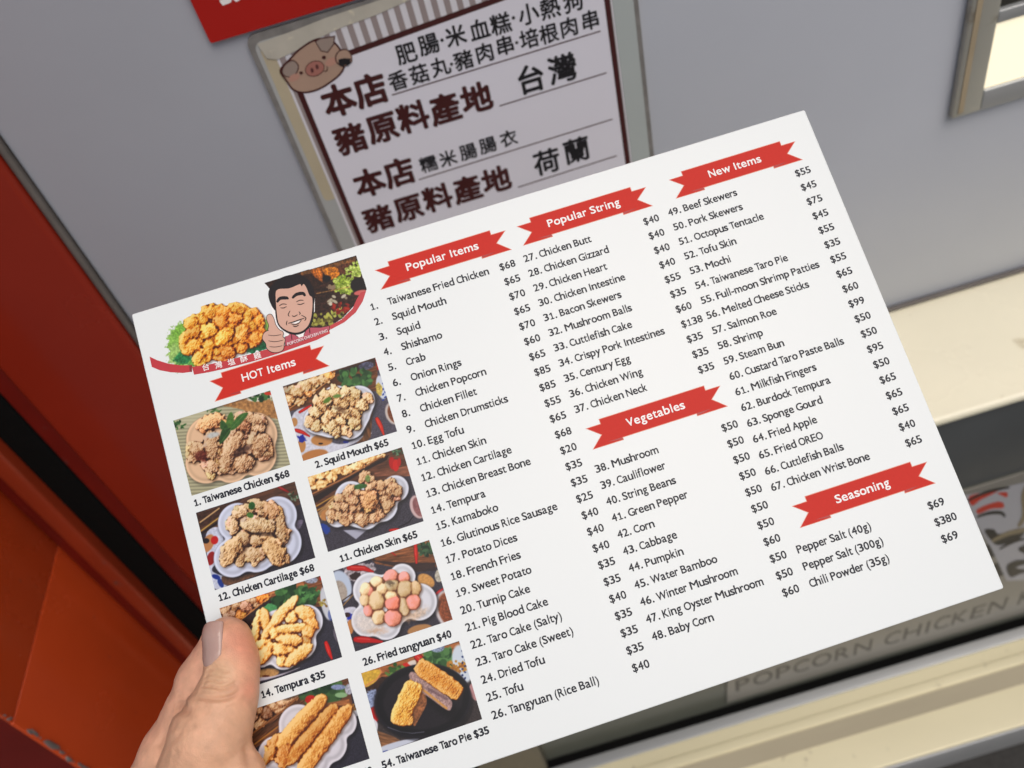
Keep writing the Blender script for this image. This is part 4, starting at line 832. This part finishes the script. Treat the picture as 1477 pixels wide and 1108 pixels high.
plate('grimy_line', .1368, .1392, sz0 + .004, 1.36, .001, -2, .75, grime, notice)
px0, px1 = -.0765, .1285; ptop = 1.2835
tp = [W(x_, y_, NY) for x_, y_ in ((371, 63), (430, 41), (470, 25), (543, 1), (640, -34), (690, -40), (583, 3), (540, 22), (490, 40), (452, 58), (424, 74), (401, 85), (385, 84))]
mesh('torn_tape', [q_local(notice, p, .92) for p in tp], poly_faces(tp), tape_pale, notice)
plate('yellowed_tape', sx0 + .0055, -.0745, 1.19, 1.2938, .003, 0, .50, tape_y, notice)
plate('paper_sheet', px0, px1 - .004, sz0 + .01, ptop + .012, .0035, 0, .62, stripe_white, notice)
V = []; Fc = []
x = px0 + .0015
while x < px1 - .006:
    b = len(V); V += [q_local(notice, p, .68) for p in ((x, sz0 + .012), (x + .0036, sz0 + .012), (x + .0036, ptop + .0118), (x, ptop + .0118))]; Fc.append((b, b + 1, b + 2, b + 3)); x += .0072
mesh('stripe_print', V, Fc, beige_ink, notice)
bl, br, bt = -.0730, .1225, 1.2770
# brown rounded frame and the pale panel inside it
def frame_poly(d): return rr(bl + d, br - d, sz0 - .2 + d, bt + .0 - d, .012 - d * .5)
P1 = [slant(q) for q in [(min(max(x, -9), 9), max(z, sz0 + .0101)) for x, z in frame_poly(0)]]; P2 = [slant((x, max(z, sz0 + .0102))) for x, z in frame_poly(.0034)]
mesh('brown_frame', [q_local(notice, p, .74) for p in P1], [tuple(range(len(P1)))], brown_ink, notice)
mesh('pale_panel', [q_local(notice, p, .80) for p in P2], [tuple(range(len(P2)))], sheet_white, notice)
wtext('notice_character', '肥腸·米血糕·小熱狗', [(575, 195), (657, 162), (706, 146), (756, 130), (843, 105), (921, 86), (968, 64), (1024, 50), (1103, 28), (1186, 4)], .0128, sign_ink, .024, notice, B, .9)
wtext('notice_character', '香菇丸·豬肉串·培根肉串', [(545, 294), (622, 270), (700, 243), (741, 234), (785, 219), (862, 192), (937, 165), (980, 155), (1026, 140), (1098, 122), (1172, 98), (1250, 72)], .0122, sign_ink, .024, notice, B, .9)
wtext('notice_character', '本店', [(327, 366), (443, 330)], .0205, brown_ink, .042, notice, B, .9)
wtext('notice_character', '豬原料產地', [(370, 508), (487, 470), (600, 428), (716, 398), (832, 358)], .0200, brown_ink, .040, notice, B, .9)
wtext('notice_character', '台灣', [(1033, 287), (1148, 250)], .0190, sign_ink, .026, notice, B, .9)
wtext('notice_character', '本店', [(440, 668), (548, 632)], .0205, brown_ink, .042, notice, B, .9)
wtext('notice_character', '糯米腸腸衣', [(656, 600), (728, 580), (802, 556), (874, 532), (950, 506)], .0118, sign_ink, .024, notice, B, .9)
wtext('notice_character', '豬原料產地', [(473, 800), (583, 764), (690, 725), (798, 693), (905, 658)], .0200, brown_ink, .040, notice, B, .9)
wtext('notice_character', '荷蘭', [(1090, 592), (1200, 550)], .0190, sign_ink, .026, notice, B, .9)
for a, b in (((523, 350), (1288, 115)), ((917, 390), (1310, 268)), ((622, 660), (1332, 438)), ((985, 688), (1348, 572))):
    (xa, za), (xb, zb) = B(*a), B(*b); mesh('ruled_line', [q_local(notice, p, .88) for p in ((xa, za), (xb, zb), (xb, zb + .0008), (xa, za + .0008))], [(0, 1, 2, 3)], brown_ink, notice)
# pig face
pg = lambda a, b: W(270 + a / 3.957, b / 3.957, NY)
pig = material('pig_beige_ink', (.40, .27, .20), .4, noise=.08, nscale=60); pigear = material('pig_ear_ink', (.30, .235, .20), .4); pignose = material('pig_snout_ink', (.36, .15, .12), .4); pigdark = material('pig_nostril_ink', (.10, .03, .03), .4); cheek = material('pig_cheek_ink', (.46, .25, .19), .4)
def el(x, y, rx, ry, ang, n=16): 
    t = math.radians(ang); return [(x + rx * math.cos(k * 6.2832 / n) * math.cos(t) - ry * math.sin(k * 6.2832 / n) * math.sin(t), y + rx * math.cos(k * 6.2832 / n) * math.sin(t) + ry * math.sin(k * 6.2832 / n) * math.cos(t)) for k in range(n)]
ph = [(540, 400), (590, 340), (650, 280), (740, 228), (820, 235), (870, 285), (895, 340), (880, 400), (830, 450), (750, 500), (670, 520), (610, 505), (575, 460)]
arm = [(850, 320), (870, 290), (905, 282), (930, 305), (935, 345), (915, 362), (890, 372), (858, 352)]
lay = [(grow([pg(*q) for q in ph], .0011), brown_ink, 1), ([pg(*q) for q in ph], pig, 1)]
def outl(P, mat, sm=1, w=.0006): return [(grow(P, w), brown_ink, sm), (P, mat, sm)]
lay += outl([pg(*q) for q in ((735, 235), (760, 220), (838, 208), (832, 250), (800, 292), (765, 285))], pigear, 0) + outl([pg(*q) for q in ((545, 405), (560, 370), (600, 345), (630, 370), (622, 410), (590, 432), (560, 428))], pigear)
lay += [([pg(*q) for q in el(610, 440, 34, 20, -25)], cheek, 0), ([pg(*q) for q in el(822, 350, 36, 22, -25)], cheek, 0)]
lay += outl([pg(*q) for q in el(728, 388, 54, 40, -22)], pignose, 0, .0004) + [([pg(*q) for q in el(713, 398, 9, 15, -10)], pigdark, 0), ([pg(*q) for q in el(741, 378, 9, 15, -10)], pigdark, 0), ([pg(*q) for q in el(650, 412, 11, 9, 0)], brown_ink, 0), ([pg(*q) for q in el(780, 324, 12, 10, 0)], brown_ink, 0)]
lay += [([pg(*q) for q in stroke([(775, 395), (785, 403), (797, 398), (800, 385), (795, 375)], 6)], brown_ink, 0)]
lay += outl([pg(*q) for q in arm], pig) + [([pg(*q) for q in ((862, 335), (895, 328), (933, 330), (930, 360), (918, 372), (900, 366), (888, 378), (866, 366))], sign_ink, 0)]
flat('pig_face_print', notice, lay, ident, z0=.95, dz=.02, smooth_n=4)

# red notice, top left
rn = empty('red_notice', 'glossy red notice sheet with white Chinese writing above the pork notice', 'notice', loc=(-.06, NY, 1.32))
Xl = W(304, 62, NY)[0]; Zb = W(304, 62, NY)[1]
red_sheet = material('red_notice_sheet', (.40, .012, .008), .25, spec=.5, noise=.06, nscale=12)
P = rounded(.30, .18, .001, 2); P = [(Xl + x, Zb + z) for x, z in P]; n = len(P)
mesh('red_sheet', [q_local(rn, p, 1.0) for p in P] + [q_local(rn, p, -2.4) for p in P], [tuple(range(n))] + [(k, n + k, n + (k + 1) % n, (k + 1) % n) for k in range(n)], red_sheet, rn)
g, f = glyph('投', .02, 3); em = .030
X0, Z0 = W(318, 9, NY)
mesh('notice_character', [q_local(rn, (X0 + (p[0] - g[:, 0].min()) * em, Z0 + (p[1] - g[:, 1].min()) * em), 1.1 + p[2] * .006) for p in g], f, white_ink, rn)

# shop sign on the counter front
SY = .3755
sg = empty('shop_sign', 'greyish shop sign with dark lettering and a red and white emblem, under the counter', 'sign', loc=(.4, SY, .69))
plate_mat = material('sign_plate_film', (.20, .19, .165), .3, noise=.12, nscale=9, dirt=((.10, .1, .085), 18, .6, .1)); sign_dark = material('sign_lettering', (.045, .042, .036), .35); sign_red = material('sign_red', (.42, .03, .015), .4); sign_white = material('sign_pale', (.34, .34, .36), .4); sign_black = material('sign_black', (.018, .016, .016), .4); sign_gold = material('sign_tan', (.2, .165, .10), .4)
lx, lz = W(1048, 1012, SY)
P = [(lx, lz), (.95, lz + .003), (.95, .8235), (lx + .06, .8235), (lx + .012, lz + .11), (lx + .001, lz + .045)]; n = len(P)
mesh('sign_plate', [q_local(sg, p, 1.6) for p in P] + [q_local(sg, p, -.3) for p in P], [tuple(range(n))] + [(k, n + k, n + (k + 1) % n, (k + 1) % n) for k in range(n)], plate_mat, sg)
xa, za = W(1059, 996, SY); xb, zb = W(1448.6, 876, SY)
V1, F1, w1 = layout('POPCORN CHICKEN', 1, .004, .05)
V2, F2, w2 = layout('POPCORN CHICKEN KING', 1, .004, .05); k = (xb - xa) / w1; kz = .0235 / .63
mesh('sign_text', [q_local(sg, (xa + x * k, za + (zb - za) * (x / w1) + y / .935 * kz), 1.75 + q) for x, y, q in V2], F2, sign_dark, sg)
for i, ch in enumerate('台灣塩酥雞'):
    g, f = glyph(ch, .035, 2); X = .205 + i * .085
    mesh('sign_character', [q_local(sg, (X + p[0] * .076, .632 + (p[1] + .08) * .076 + .02), 1.75 + p[2] * .006) for p in g], f, sign_black, sg)
ze = wz(1277, 600, 3.695, SY)
lay = [([ze(*q) for q in ((380, 420), (520, 395), (650, 365), (739, 345), (900, 300), (900, 860), (640, 870), (560, 700), (450, 520))], sign_white, 0),
       ([ze(*q) for q in ((440, 420), (540, 395), (600, 385), (560, 410), (500, 440), (455, 470))], sign_red, 1), ([ze(*q) for q in ((480, 490), (540, 462), (600, 448), (625, 462), (618, 482), (560, 486), (500, 510), (485, 512))], sign_red, 1), ([ze(*q) for q in ((590, 402), (640, 398), (640, 425), (612, 415))], sign_red, 1),
       ([ze(*q) for q in stroke([(430, 445), (500, 410), (580, 385), (655, 372)], 16)], sign_black, 0), ([ze(*q) for q in stroke([(480, 530), (550, 508), (610, 508), (630, 530)], 20)], sign_black, 0), ([ze(*q) for q in ((520, 600), (570, 595), (600, 620), (700, 590), (739, 600), (700, 650), (600, 680), (560, 660))], sign_black, 1),
       ([ze(*q) for q in stroke([(560, 660), (640, 620), (720, 600), (820, 570)], 26)], sign_gold, 0), ([ze(*q) for q in stroke([(700, 580), (735, 520), (730, 420), (745, 360)], 30)], sign_gold, 0), ([ze(*q) for q in ((700, 700), (760, 670), (860, 650), (860, 720), (760, 730))], sign_black, 1),
       ([ze(*q) for q in ((640, 790), (690, 760), (739, 755), (860, 720), (860, 790), (720, 830), (660, 850))], sign_black, 1), ([ze(*q) for q in stroke([(600, 700), (680, 660), (760, 640)], 14)], sign_black, 0), ([ze(*q) for q in ((690, 800), (740, 780), (800, 770), (760, 805))], sign_white, 1)]
flat('sign_emblem', sg, lay, ident, z0=1.9, dz=.03, smooth_n=4)

# ---------------------------------------------------------------- the hand
HAND = []                                            # (kind, points u,v,n (mm) and radii)
def hp(x, y, n): u, v = tocard(x, y, n); return np.array([u, v, n])
def rcone(P, a, b, ra, rb):
    ba = b - a; l2 = ba @ ba; pa = P - a; h = np.clip((pa @ ba) / l2, 0, 1)
    return np.linalg.norm(pa - h[..., None] * ba, axis=-1) - (ra + (rb - ra) * h)
def smin(a, b, k):
    h = np.clip(.5 + .5 * (b - a) / k, 0, 1); return b * (1 - h) + a * h - k * h * (1 - h)
thumb = [(hp(329.5, 925, 8.0), 8.6), (hp(335, 953, 8.6), 9.0), (hp(333.5, 979, 9.5), 9.5), (hp(327, 1006, 10.5), 10.6), (hp(316, 1032, 11), 12.0), (hp(303, 1062, 11), 14.0), (hp(292, 1115, 8), 15.5), (hp(262, 1200, 0), 19), (hp(230, 1330, -14), 22)]
index = [(hp(452, 800, -9.5), 7.0), (hp(395, 850, -10), 8.0), (hp(329, 917, -10), 8.6), (hp(292, 982, -9.5), 9.4), (hp(278, 1030, -9), 10.6), (hp(252, 1088, -9), 12.5), (hp(215, 1180, -12), 15), (hp(175, 1330, -22), 17)]
def extra(chain):                                    # fingers behind the card
    return [(np.array(p, float), r) for p, r in chain]
b0 = index[-1][0]; t0 = thumb[-1][0]
mid = extra([((88, 150, -10), 7.2), ((66, 158, -12), 8.2), ((40, 168, -13), 8.8), ((8, 186, -17), 9.8), ((-18, 215, -24), 12), ((-34, 252, -30), 16)])
ring = extra([((84, 172, -10), 6.8), ((62, 178, -12), 7.8), ((38, 188, -14), 8.4), ((8, 206, -19), 9.4), ((-14, 232, -27), 12), ((-28, 262, -34), 16)])
little = extra([((66, 195, -10), 6.0), ((48, 199, -13), 6.8), ((28, 208, -16), 7.4), ((4, 224, -22), 8.6), ((-10, 246, -30), 11), ((-18, 272, -36), 14)])
wr = [(b0 * .5 + t0 * .5 + np.array([0, 8, -8]), 24), (b0 * .5 + t0 * .5 + np.array([-14, 55, -16]), 25), (b0 * .5 + t0 * .5 + np.array([-30, 120, -22]), 28)]
allp = np.array([p for ch in (thumb, index, mid, ring, little, wr) for p, r in ch])
NA = thumb[0][0] - thumb[1][0]; NL01 = np.linalg.norm(NA); NA = NA / NL01          # along the thumb, towards its tip
NZ = np.array([0, 0, 1.]) - NA * NA[2]; NZ /= np.linalg.norm(NZ); NLft = np.cross(NZ, NA); NLft *= -np.sign(NLft[0])
ND = NZ * math.cos(math.radians(40)) + NLft * math.sin(math.radians(40))              # the back of the thumb
def sdf(P, tn_scale=1.0):
    def chain(ch, k=3.0):
        d = None
        for (a, ra), (b, rb) in zip(ch[:-1], ch[1:]):
            q = rcone(P, a, b, ra, rb); d = q if d is None else smin(q, d, k)
        return d
    dt = chain(thumb)
    dt = smin(dt, rcone(P, thumb[0][0], thumb[0][0] + NA * 2.0 + ND * .8, 7.6, 7.0), 1.2)
    dt = smin(dt, np.linalg.norm(P - hp(347, 1118, 10), axis=-1) - 9.0, 5)          # ball of the thumb
    dt = smin(dt, np.linalg.norm((P - hp(343, 948, 4.5)) / np.array([1, 1.25, .9]), axis=-1) - 6.2, 3)   # pad pressed on the card
    di = chain(index); di = smin(di, rcone(P, index[3][0] + np.array([-1.5, 4, 3]), index[4][0] + np.array([-1.0, 2, 3.5]), 6.5, 7.5), 3)
    df = np.minimum(chain(mid, 4), np.minimum(chain(ring, 4), chain(little, 4)))
    dp = chain(wr, 8); pp = smin(rcone(P, mid[-1][0], index[-1][0], 17, 18), rcone(P, little[-1][0], thumb[-1][0], 15, 20), 8)
    d = smin(dt, di, 2.2); d = smin(d, df, 2.5); d = smin(d, smin(dp, pp, 8), 7)
    # cut the fingers clear of the card (0.0 .. -0.8 mm): flesh flattens against it
    inside = np.maximum(np.abs(P[..., 2] + .4) - .42, -(P[..., 0] - .2)); inside = np.maximum(inside, P[..., 1] - 210)
    return np.maximum(d, -inside)
def surface_nets(lo, hi, h):
    ax = [np.arange(lo[k], hi[k] + h, h) for k in range(3)]; nx, ny, nz = map(len, ax)
    D = np.empty((nx, ny, nz), np.float32)
    for i in range(0, nx, 16):
        G = np.stack(np.meshgrid(ax[0][i:i + 16], ax[1], ax[2], indexing='ij'), -1); D[i:i + 16] = sdf(G)
    s = D < 0
    cnt = np.zeros((nx - 1, ny - 1, nz - 1), np.int8)
    for a in (0, 1):
        for b in (0, 1):
            for c in (0, 1): cnt += s[a:nx - 1 + a, b:ny - 1 + b, c:nz - 1 + c]
    act = (cnt > 0) & (cnt < 8); I = np.argwhere(act); idx = -np.ones(act.shape, np.int64); idx[act] = np.arange(len(I))
    pos = np.zeros((len(I), 3)); w = np.zeros(len(I))
    co = [(a, b, c) for a in (0, 1) for b in (0, 1) for c in (0, 1)]
    val = {c: D[I[:, 0] + c[0], I[:, 1] + c[1], I[:, 2] + c[2]] for c in co}
    for c in co:
        for k in range(3):
            if c[k]: continue
            e = list(c); e[k] = 1; e = tuple(e); va, vb = val[c], val[e]; cr = (va < 0) != (vb < 0); t = np.where(cr, va / (va - vb + 1e-12), 0)
            q = np.array(c, float)[None] + np.eye(3)[k][None] * t[:, None]; pos += np.where(cr[:, None], q, 0); w += cr
    pos = (I + pos / w[:, None]) * h + np.array(lo)
    F_ = []
    for k in range(3):
        u, v = [(1, 2), (2, 0), (0, 1)][k]
        sl0 = [slice(None)] * 3; sl1 = [slice(None)] * 3; sl0[k] = slice(0, -1); sl1[k] = slice(1, None)
        cr = s[tuple(sl0)] != s[tuple(sl1)]; E = np.argwhere(cr); E = E[(E[:, u] > 0) & (E[:, v] > 0) & (E[:, u] < [nx, ny, nz][u] - 1) & (E[:, v] < [nx, ny, nz][v] - 1)]
        def at(du, dv): Q = E.copy(); Q[:, u] -= du; Q[:, v] -= dv; return idx[Q[:, 0], Q[:, 1], Q[:, 2]]
        q = np.stack([at(1, 1), at(0, 1), at(0, 0), at(1, 0)], -1); flip = s[E[:, 0], E[:, 1], E[:, 2]]
        q[~flip] = q[~flip][:, ::-1]; F_.append(q[(q >= 0).all(1)])
    return pos, np.concatenate(F_)
lo = allp.min(0) - 32; hi = allp.max(0) + 30; lo[2] = max(lo[2], -66); hi[2] = 26
Vh, Fh = surface_nets(lo, hi, .85)
def relax(V, F_, it, k=.5):
    n = len(V)
    for _ in range(it):
        acc = np.zeros_like(V); c = np.zeros(n)
        for a, b in ((0, 1), (1, 2), (2, 3), (3, 0)):
            np.add.at(acc, F_[:, a], V[F_[:, b]]); np.add.at(acc, F_[:, b], V[F_[:, a]]); np.add.at(c, F_[:, a], 1); np.add.at(c, F_[:, b], 1)
        V = V * (1 - k) + k * acc / np.maximum(c, 1)[:, None]
    return V
Vh = relax(Vh, Fh, 3)
# finer mesh where the camera sees it: split every quad near the thumb in four
def subdivide(V, F_, sel):
    Fs = F_[sel]; keep = F_[~sel]
    e = np.concatenate([Fs[:, [0, 1]], Fs[:, [1, 2]], Fs[:, [2, 3]], Fs[:, [3, 0]]]); es = np.sort(e, 1); uq, inv = np.unique(es, axis=0, return_inverse=True); inv = inv.ravel()
    mids = V[uq].mean(1); cen = V[Fs].mean(1); n = len(V); m = len(Fs); mi = n + inv.reshape(4, m); ci = n + len(uq) + np.arange(m)
    new = [np.stack([Fs[:, k], mi[k], ci, mi[k - 1]], -1) for k in range(4)]
    return np.concatenate([V, mids, cen]), np.concatenate([keep] + new), uq, n
cF = Vh[Fh].mean(1); sel = (cF[:, 1] > 108) & (cF[:, 1] < 196) & (cF[:, 0] < 26) & (cF[:, 0] > -45) & (cF[:, 2] > -20)
Vh, Fh, _, _ = subdivide(Vh, Fh, sel)
Vh = relax(Vh, Fh, 2, .4)
def normals(V, F_):
    fn = np.cross(V[F_[:, 2]] - V[F_[:, 0]], V[F_[:, 3]] - V[F_[:, 1]]); n = np.zeros_like(V)
    for k in range(4): np.add.at(n, F_[:, k], fn)
    return n / (np.linalg.norm(n, axis=1)[:, None] + 1e-9)
Nh = normals(Vh, Fh)
if (Nh[:, 2] * (Vh[:, 2] > 12)).sum() < 0: Fh = Fh[:, ::-1]; Nh = -Nh
# creases and folds: grooves along surveyed curves of the skin
def seg_d(P, C):
    d = np.full(len(P), 1e9)
    for a, b in zip(C[:-1], C[1:]):
        ba = b - a; h = np.clip(((P - a) @ ba) / (ba @ ba), 0, 1); d = np.minimum(d, np.linalg.norm(P - a - h[:, None] * ba, axis=1))
    return d
zt = lambda a, b: (180 + a / 4.467, 860 + b / 4.467)
def onskin(a, b):
    """point of the skin seen at a surveyed pixel"""
    x, y = zt(a, b); best = None
    for n in np.arange(24, -14, -.25):
        p = hp(x, y, n)
        if sdf(p[None])[0] < 0: return p
    return hp(x, y, 5)
CRK = 2.4
CR = [([(532, 486), (575, 474), (625, 490), (680, 486)], .30, 1.0), ([(518, 520), (565, 508), (620, 522), (690, 520)], .26, .7), ([(512, 552), (560, 540), (610, 556), (672, 548)], .34, .8), ([(500, 580), (560, 582), (615, 594), (680, 580), (715, 560)], .38, .8), ([(490, 612), (560, 622), (640, 620), (700, 600)], .22, .7), ([(476, 648), (540, 656), (620, 660), (690, 645), (735, 610)], .42, 1.0), ([(560, 450), (620, 446), (680, 452)], .14, .7),
      ([(325, 716), (360, 724), (395, 738), (420, 752)], .9, 1.8), ([(340, 700), (372, 690), (400, 694)], .2, .9), ([(765, 960), (790, 1010), (800, 1060), (790, 1107)], .8, 2.2), ([(300, 940), (340, 900), (380, 870)], .18, 1.4), ([(210, 980), (240, 930), (260, 880)], .2, 1.4)]
dcol = np.zeros(len(Vh))
near = (Vh[:, 2] > -12) & (Vh[:, 1] > 105) & (Vh[:, 1] < 200) & (Vh[:, 0] < 26)
ni = np.where(near)[0]; disp = np.zeros(len(Vh))
for pts, dep, wd in CR:
    Q = smooth_poly(list(pts) + list(pts)[::-1][1:-1], 6)[: (len(pts) - 1) * 6 + 1]; C = np.array([onskin(*p) for p in Q])
    C[1:-1] = .25 * C[:-2] + .5 * C[1:-1] + .25 * C[2:]
    dd = np.stack([np.linalg.norm(Vh[ni] - q, axis=1) for q in C], 1); k_ = dd.argmin(1); d = seg_d(Vh[ni], C); tp = np.sin(np.pi * (k_ + .5) / len(C)) ** .6 * dep * (CRK if dep < .5 else 1)
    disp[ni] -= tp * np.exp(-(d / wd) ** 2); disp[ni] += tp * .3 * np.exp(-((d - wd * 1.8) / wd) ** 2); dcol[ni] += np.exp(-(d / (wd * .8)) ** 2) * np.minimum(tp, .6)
seam = None
disp[ni] += .22 * (fbm(Vh[ni, 0] * .35 + Vh[ni, 2] * .2, Vh[ni, 1] * .35, 17, 3) - .5) * 2
# nail bed: a shallow step round the nail
nail_c = [onskin(*p) for p in ((590, 215), (592, 300), (590, 345))]
Vh = Vh + Nh * disp[:, None]
# skin colour: redder at the tip and pad, yellower over the knuckle
base = np.array([.64, .36, .225]); red = np.array([.66, .235, .15]); yel = np.array([.62, .42, .25]); pinkc = np.array([.68, .345, .25])
C = np.tile(base, (len(Vh), 1))
def mixc(C, m, c): return C * (1 - m[:, None]) + c * m[:, None]
tip = np.linalg.norm(Vh - onskin(760, 330), axis=1); C = mixc(C, .75 * np.exp(-(tip / 11) ** 2), red)
tip2 = np.linalg.norm(Vh - onskin(800, 600), axis=1); C = mixc(C, .6 * np.exp(-(tip2 / 5) ** 2), red)
kn = np.linalg.norm(Vh - onskin(610, 500), axis=1); C = mixc(C, .7 * np.exp(-(kn / 7) ** 2), yel)
ix = 1 / (1 + np.exp((Vh[:, 2] - 1) / 2.5)); C = mixc(C, .55 * ix, pinkc)
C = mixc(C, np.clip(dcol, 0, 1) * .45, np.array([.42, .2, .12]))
fre = np.linalg.norm(Vh - onskin(455, 840), axis=1); C = mixc(C, .45 * np.exp(-(fre / 1.0) ** 2), np.array([.25, .12, .07]))
C = np.minimum(C * 1.13, .9)
C = C * (1 + .16 * (fbm(Vh[:, 0] * .25, Vh[:, 1] * .25 + Vh[:, 2] * .3, 9, 4) - .5)[:, None] * 2)
skin = bpy.data.materials.new('skin'); skin.use_nodes = True; t = skin.node_tree; b = t.nodes['Principled BSDF']
a = N(t, 'ShaderNodeVertexColor', layer_name='tone'); b.inputs['Roughness'].default_value = .42; b.inputs['Specular IOR Level'].default_value = .42
b.inputs['Subsurface Weight'].default_value = .12; b.inputs['Subsurface Radius'].default_value = (1, .35, .2); b.inputs['Subsurface Scale'].default_value = .0035
tc = N(t, 'ShaderNodeTexCoord'); v1 = N(t, 'ShaderNodeTexVoronoi', feature='DISTANCE_TO_EDGE'); v1.inputs['Scale'].default_value = 1500; nz_ = N(t, 'ShaderNodeTexNoise'); nz_.inputs['Scale'].default_value = 600; nz_.inputs['Detail'].default_value = 5
mp = N(t, 'ShaderNodeMapping'); mp.inputs['Scale'].default_value = (1, .55, 1); mp.inputs['Rotation'].default_value = (0, 0, .25); t.links.new(tc.outputs['Object'], mp.inputs[0]); t.links.new(mp.outputs[0], v1.inputs['Vector']); t.links.new(tc.outputs['Object'], nz_.inputs['Vector'])
sc = N(t, 'ShaderNodeMath', operation='MINIMUM'); t.links.new(v1.outputs['Distance'], sc.inputs[0]); sc.inputs[1].default_value = .12
ad = N(t, 'ShaderNodeMath', operation='MULTIPLY_ADD'); t.links.new(sc.outputs[0], ad.inputs[0]); ad.inputs[1].default_value = 5.0; t.links.new(nz_.outputs[0], ad.inputs[2])
bp = N(t, 'ShaderNodeBump'); bp.inputs['Strength'].default_value = .55; bp.inputs['Distance'].default_value = .0002; t.links.new(ad.outputs[0], bp.inputs['Height']); t.links.new(bp.outputs[0], b.inputs['Normal'])
ns = N(t, 'ShaderNodeTexNoise'); ns.inputs['Scale'].default_value = 260; ns.inputs['Detail'].default_value = 4; t.links.new(tc.outputs['Object'], ns.inputs['Vector']); mr = N(t, 'ShaderNodeMapRange'); mr.inputs['To Min'].default_value = .86; mr.inputs['To Max'].default_value = 1.12; t.links.new(ns.outputs[0], mr.inputs[0])
mx = N(t, 'ShaderNodeMix', data_type='RGBA', blend_type='MULTIPLY'); mx.inputs[0].default_value = 1; t.links.new(a.outputs[0], mx.inputs[6]); t.links.new(mr.outputs[0], mx.inputs[7]); t.links.new(mx.outputs[2], b.inputs['Base Color'])
hand = empty('hand', 'bare hand gripping the menu by its lower left edge, thumb on top', 'hand', mat=CARD)
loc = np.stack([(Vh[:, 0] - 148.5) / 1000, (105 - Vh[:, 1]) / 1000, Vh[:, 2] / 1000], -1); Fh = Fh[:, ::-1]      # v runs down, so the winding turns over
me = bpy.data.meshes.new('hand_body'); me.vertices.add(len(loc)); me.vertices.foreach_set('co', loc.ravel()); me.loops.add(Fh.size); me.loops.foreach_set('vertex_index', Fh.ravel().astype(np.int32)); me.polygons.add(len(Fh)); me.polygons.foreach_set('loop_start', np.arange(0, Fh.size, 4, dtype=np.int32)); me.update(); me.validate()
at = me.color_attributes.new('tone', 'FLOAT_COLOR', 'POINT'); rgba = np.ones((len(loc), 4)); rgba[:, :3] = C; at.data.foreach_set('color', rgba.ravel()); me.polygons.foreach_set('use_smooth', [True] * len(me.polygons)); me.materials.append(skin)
hb = bpy.data.objects.new('hand_body', me); S.collection.objects.link(hb); hb.parent = hand
# thumb nail: a curved plate laid on the skin, ridged lengthwise
V = []; nu, nv = 19, 21
for j in range(nv):
    for i in range(nu):
        s_, r_ = i / (nu - 1) * 2 - 1, j / (nv - 1)          # across, and from the free edge back to the cuticle
        ph_ = math.radians(33 + 4 * r_ + (50 - 12 * r_) * s_); tt = (8.5 - 1.5 * s_ * s_) * (1 - r_) + (-7.0 + 3.0 * s_ * s_) * r_
        R_ = (8.6 + .4 * min(1, -tt / NL01)) if tt < 0 else 8.75 * math.sqrt(1 - (tt / 12.2) ** 2)
        e = min((1 - abs(s_)) * 7, r_ * 40 + .6 if r_ < .5 else (1 - r_) * 6, 1.0); dr = NZ * math.cos(ph_) + NLft * math.sin(ph_); o_ = thumb[0][0] + NA * tt; rs = np.arange(3, 14, .08); sv = sdf(o_ + dr * rs[:, None]); hit = np.where(sv > 0)[0]
        R_ = max(R_ if tt > 3 else 0, rs[hit[0]] if len(hit) else R_) - .12 + .58 * max(0, e) ** .5 - .08 * (s_ * s_)
        V.append(o_ + dr * R_)
V = np.array(V)
Fc = [(j * nu + i, (j + 1) * nu + i, (j + 1) * nu + i + 1, j * nu + i + 1) for j in range(nv - 1) for i in range(nu - 1)]
nail_m = material('fingernail', (.50, .32, .27), .26, coat=.15, noise=.07, nscale=900, sss=.1, stretch=(1, .08, 1), bump=.1, bscale=500)
nail = mesh('thumb_nail', [L2(*p) for p in V], Fc, nail_m, hand, smooth=True)
so_ = nail.modifiers.new('thickness', 'SOLIDIFY'); so_.thickness = .0004; so_.offset = 0
sb = nail.modifiers.new('smooth', 'SUBSURF'); sb.levels = 1; sb.render_levels = 1
print('hand', len(loc), 'objects', len(bpy.data.objects))
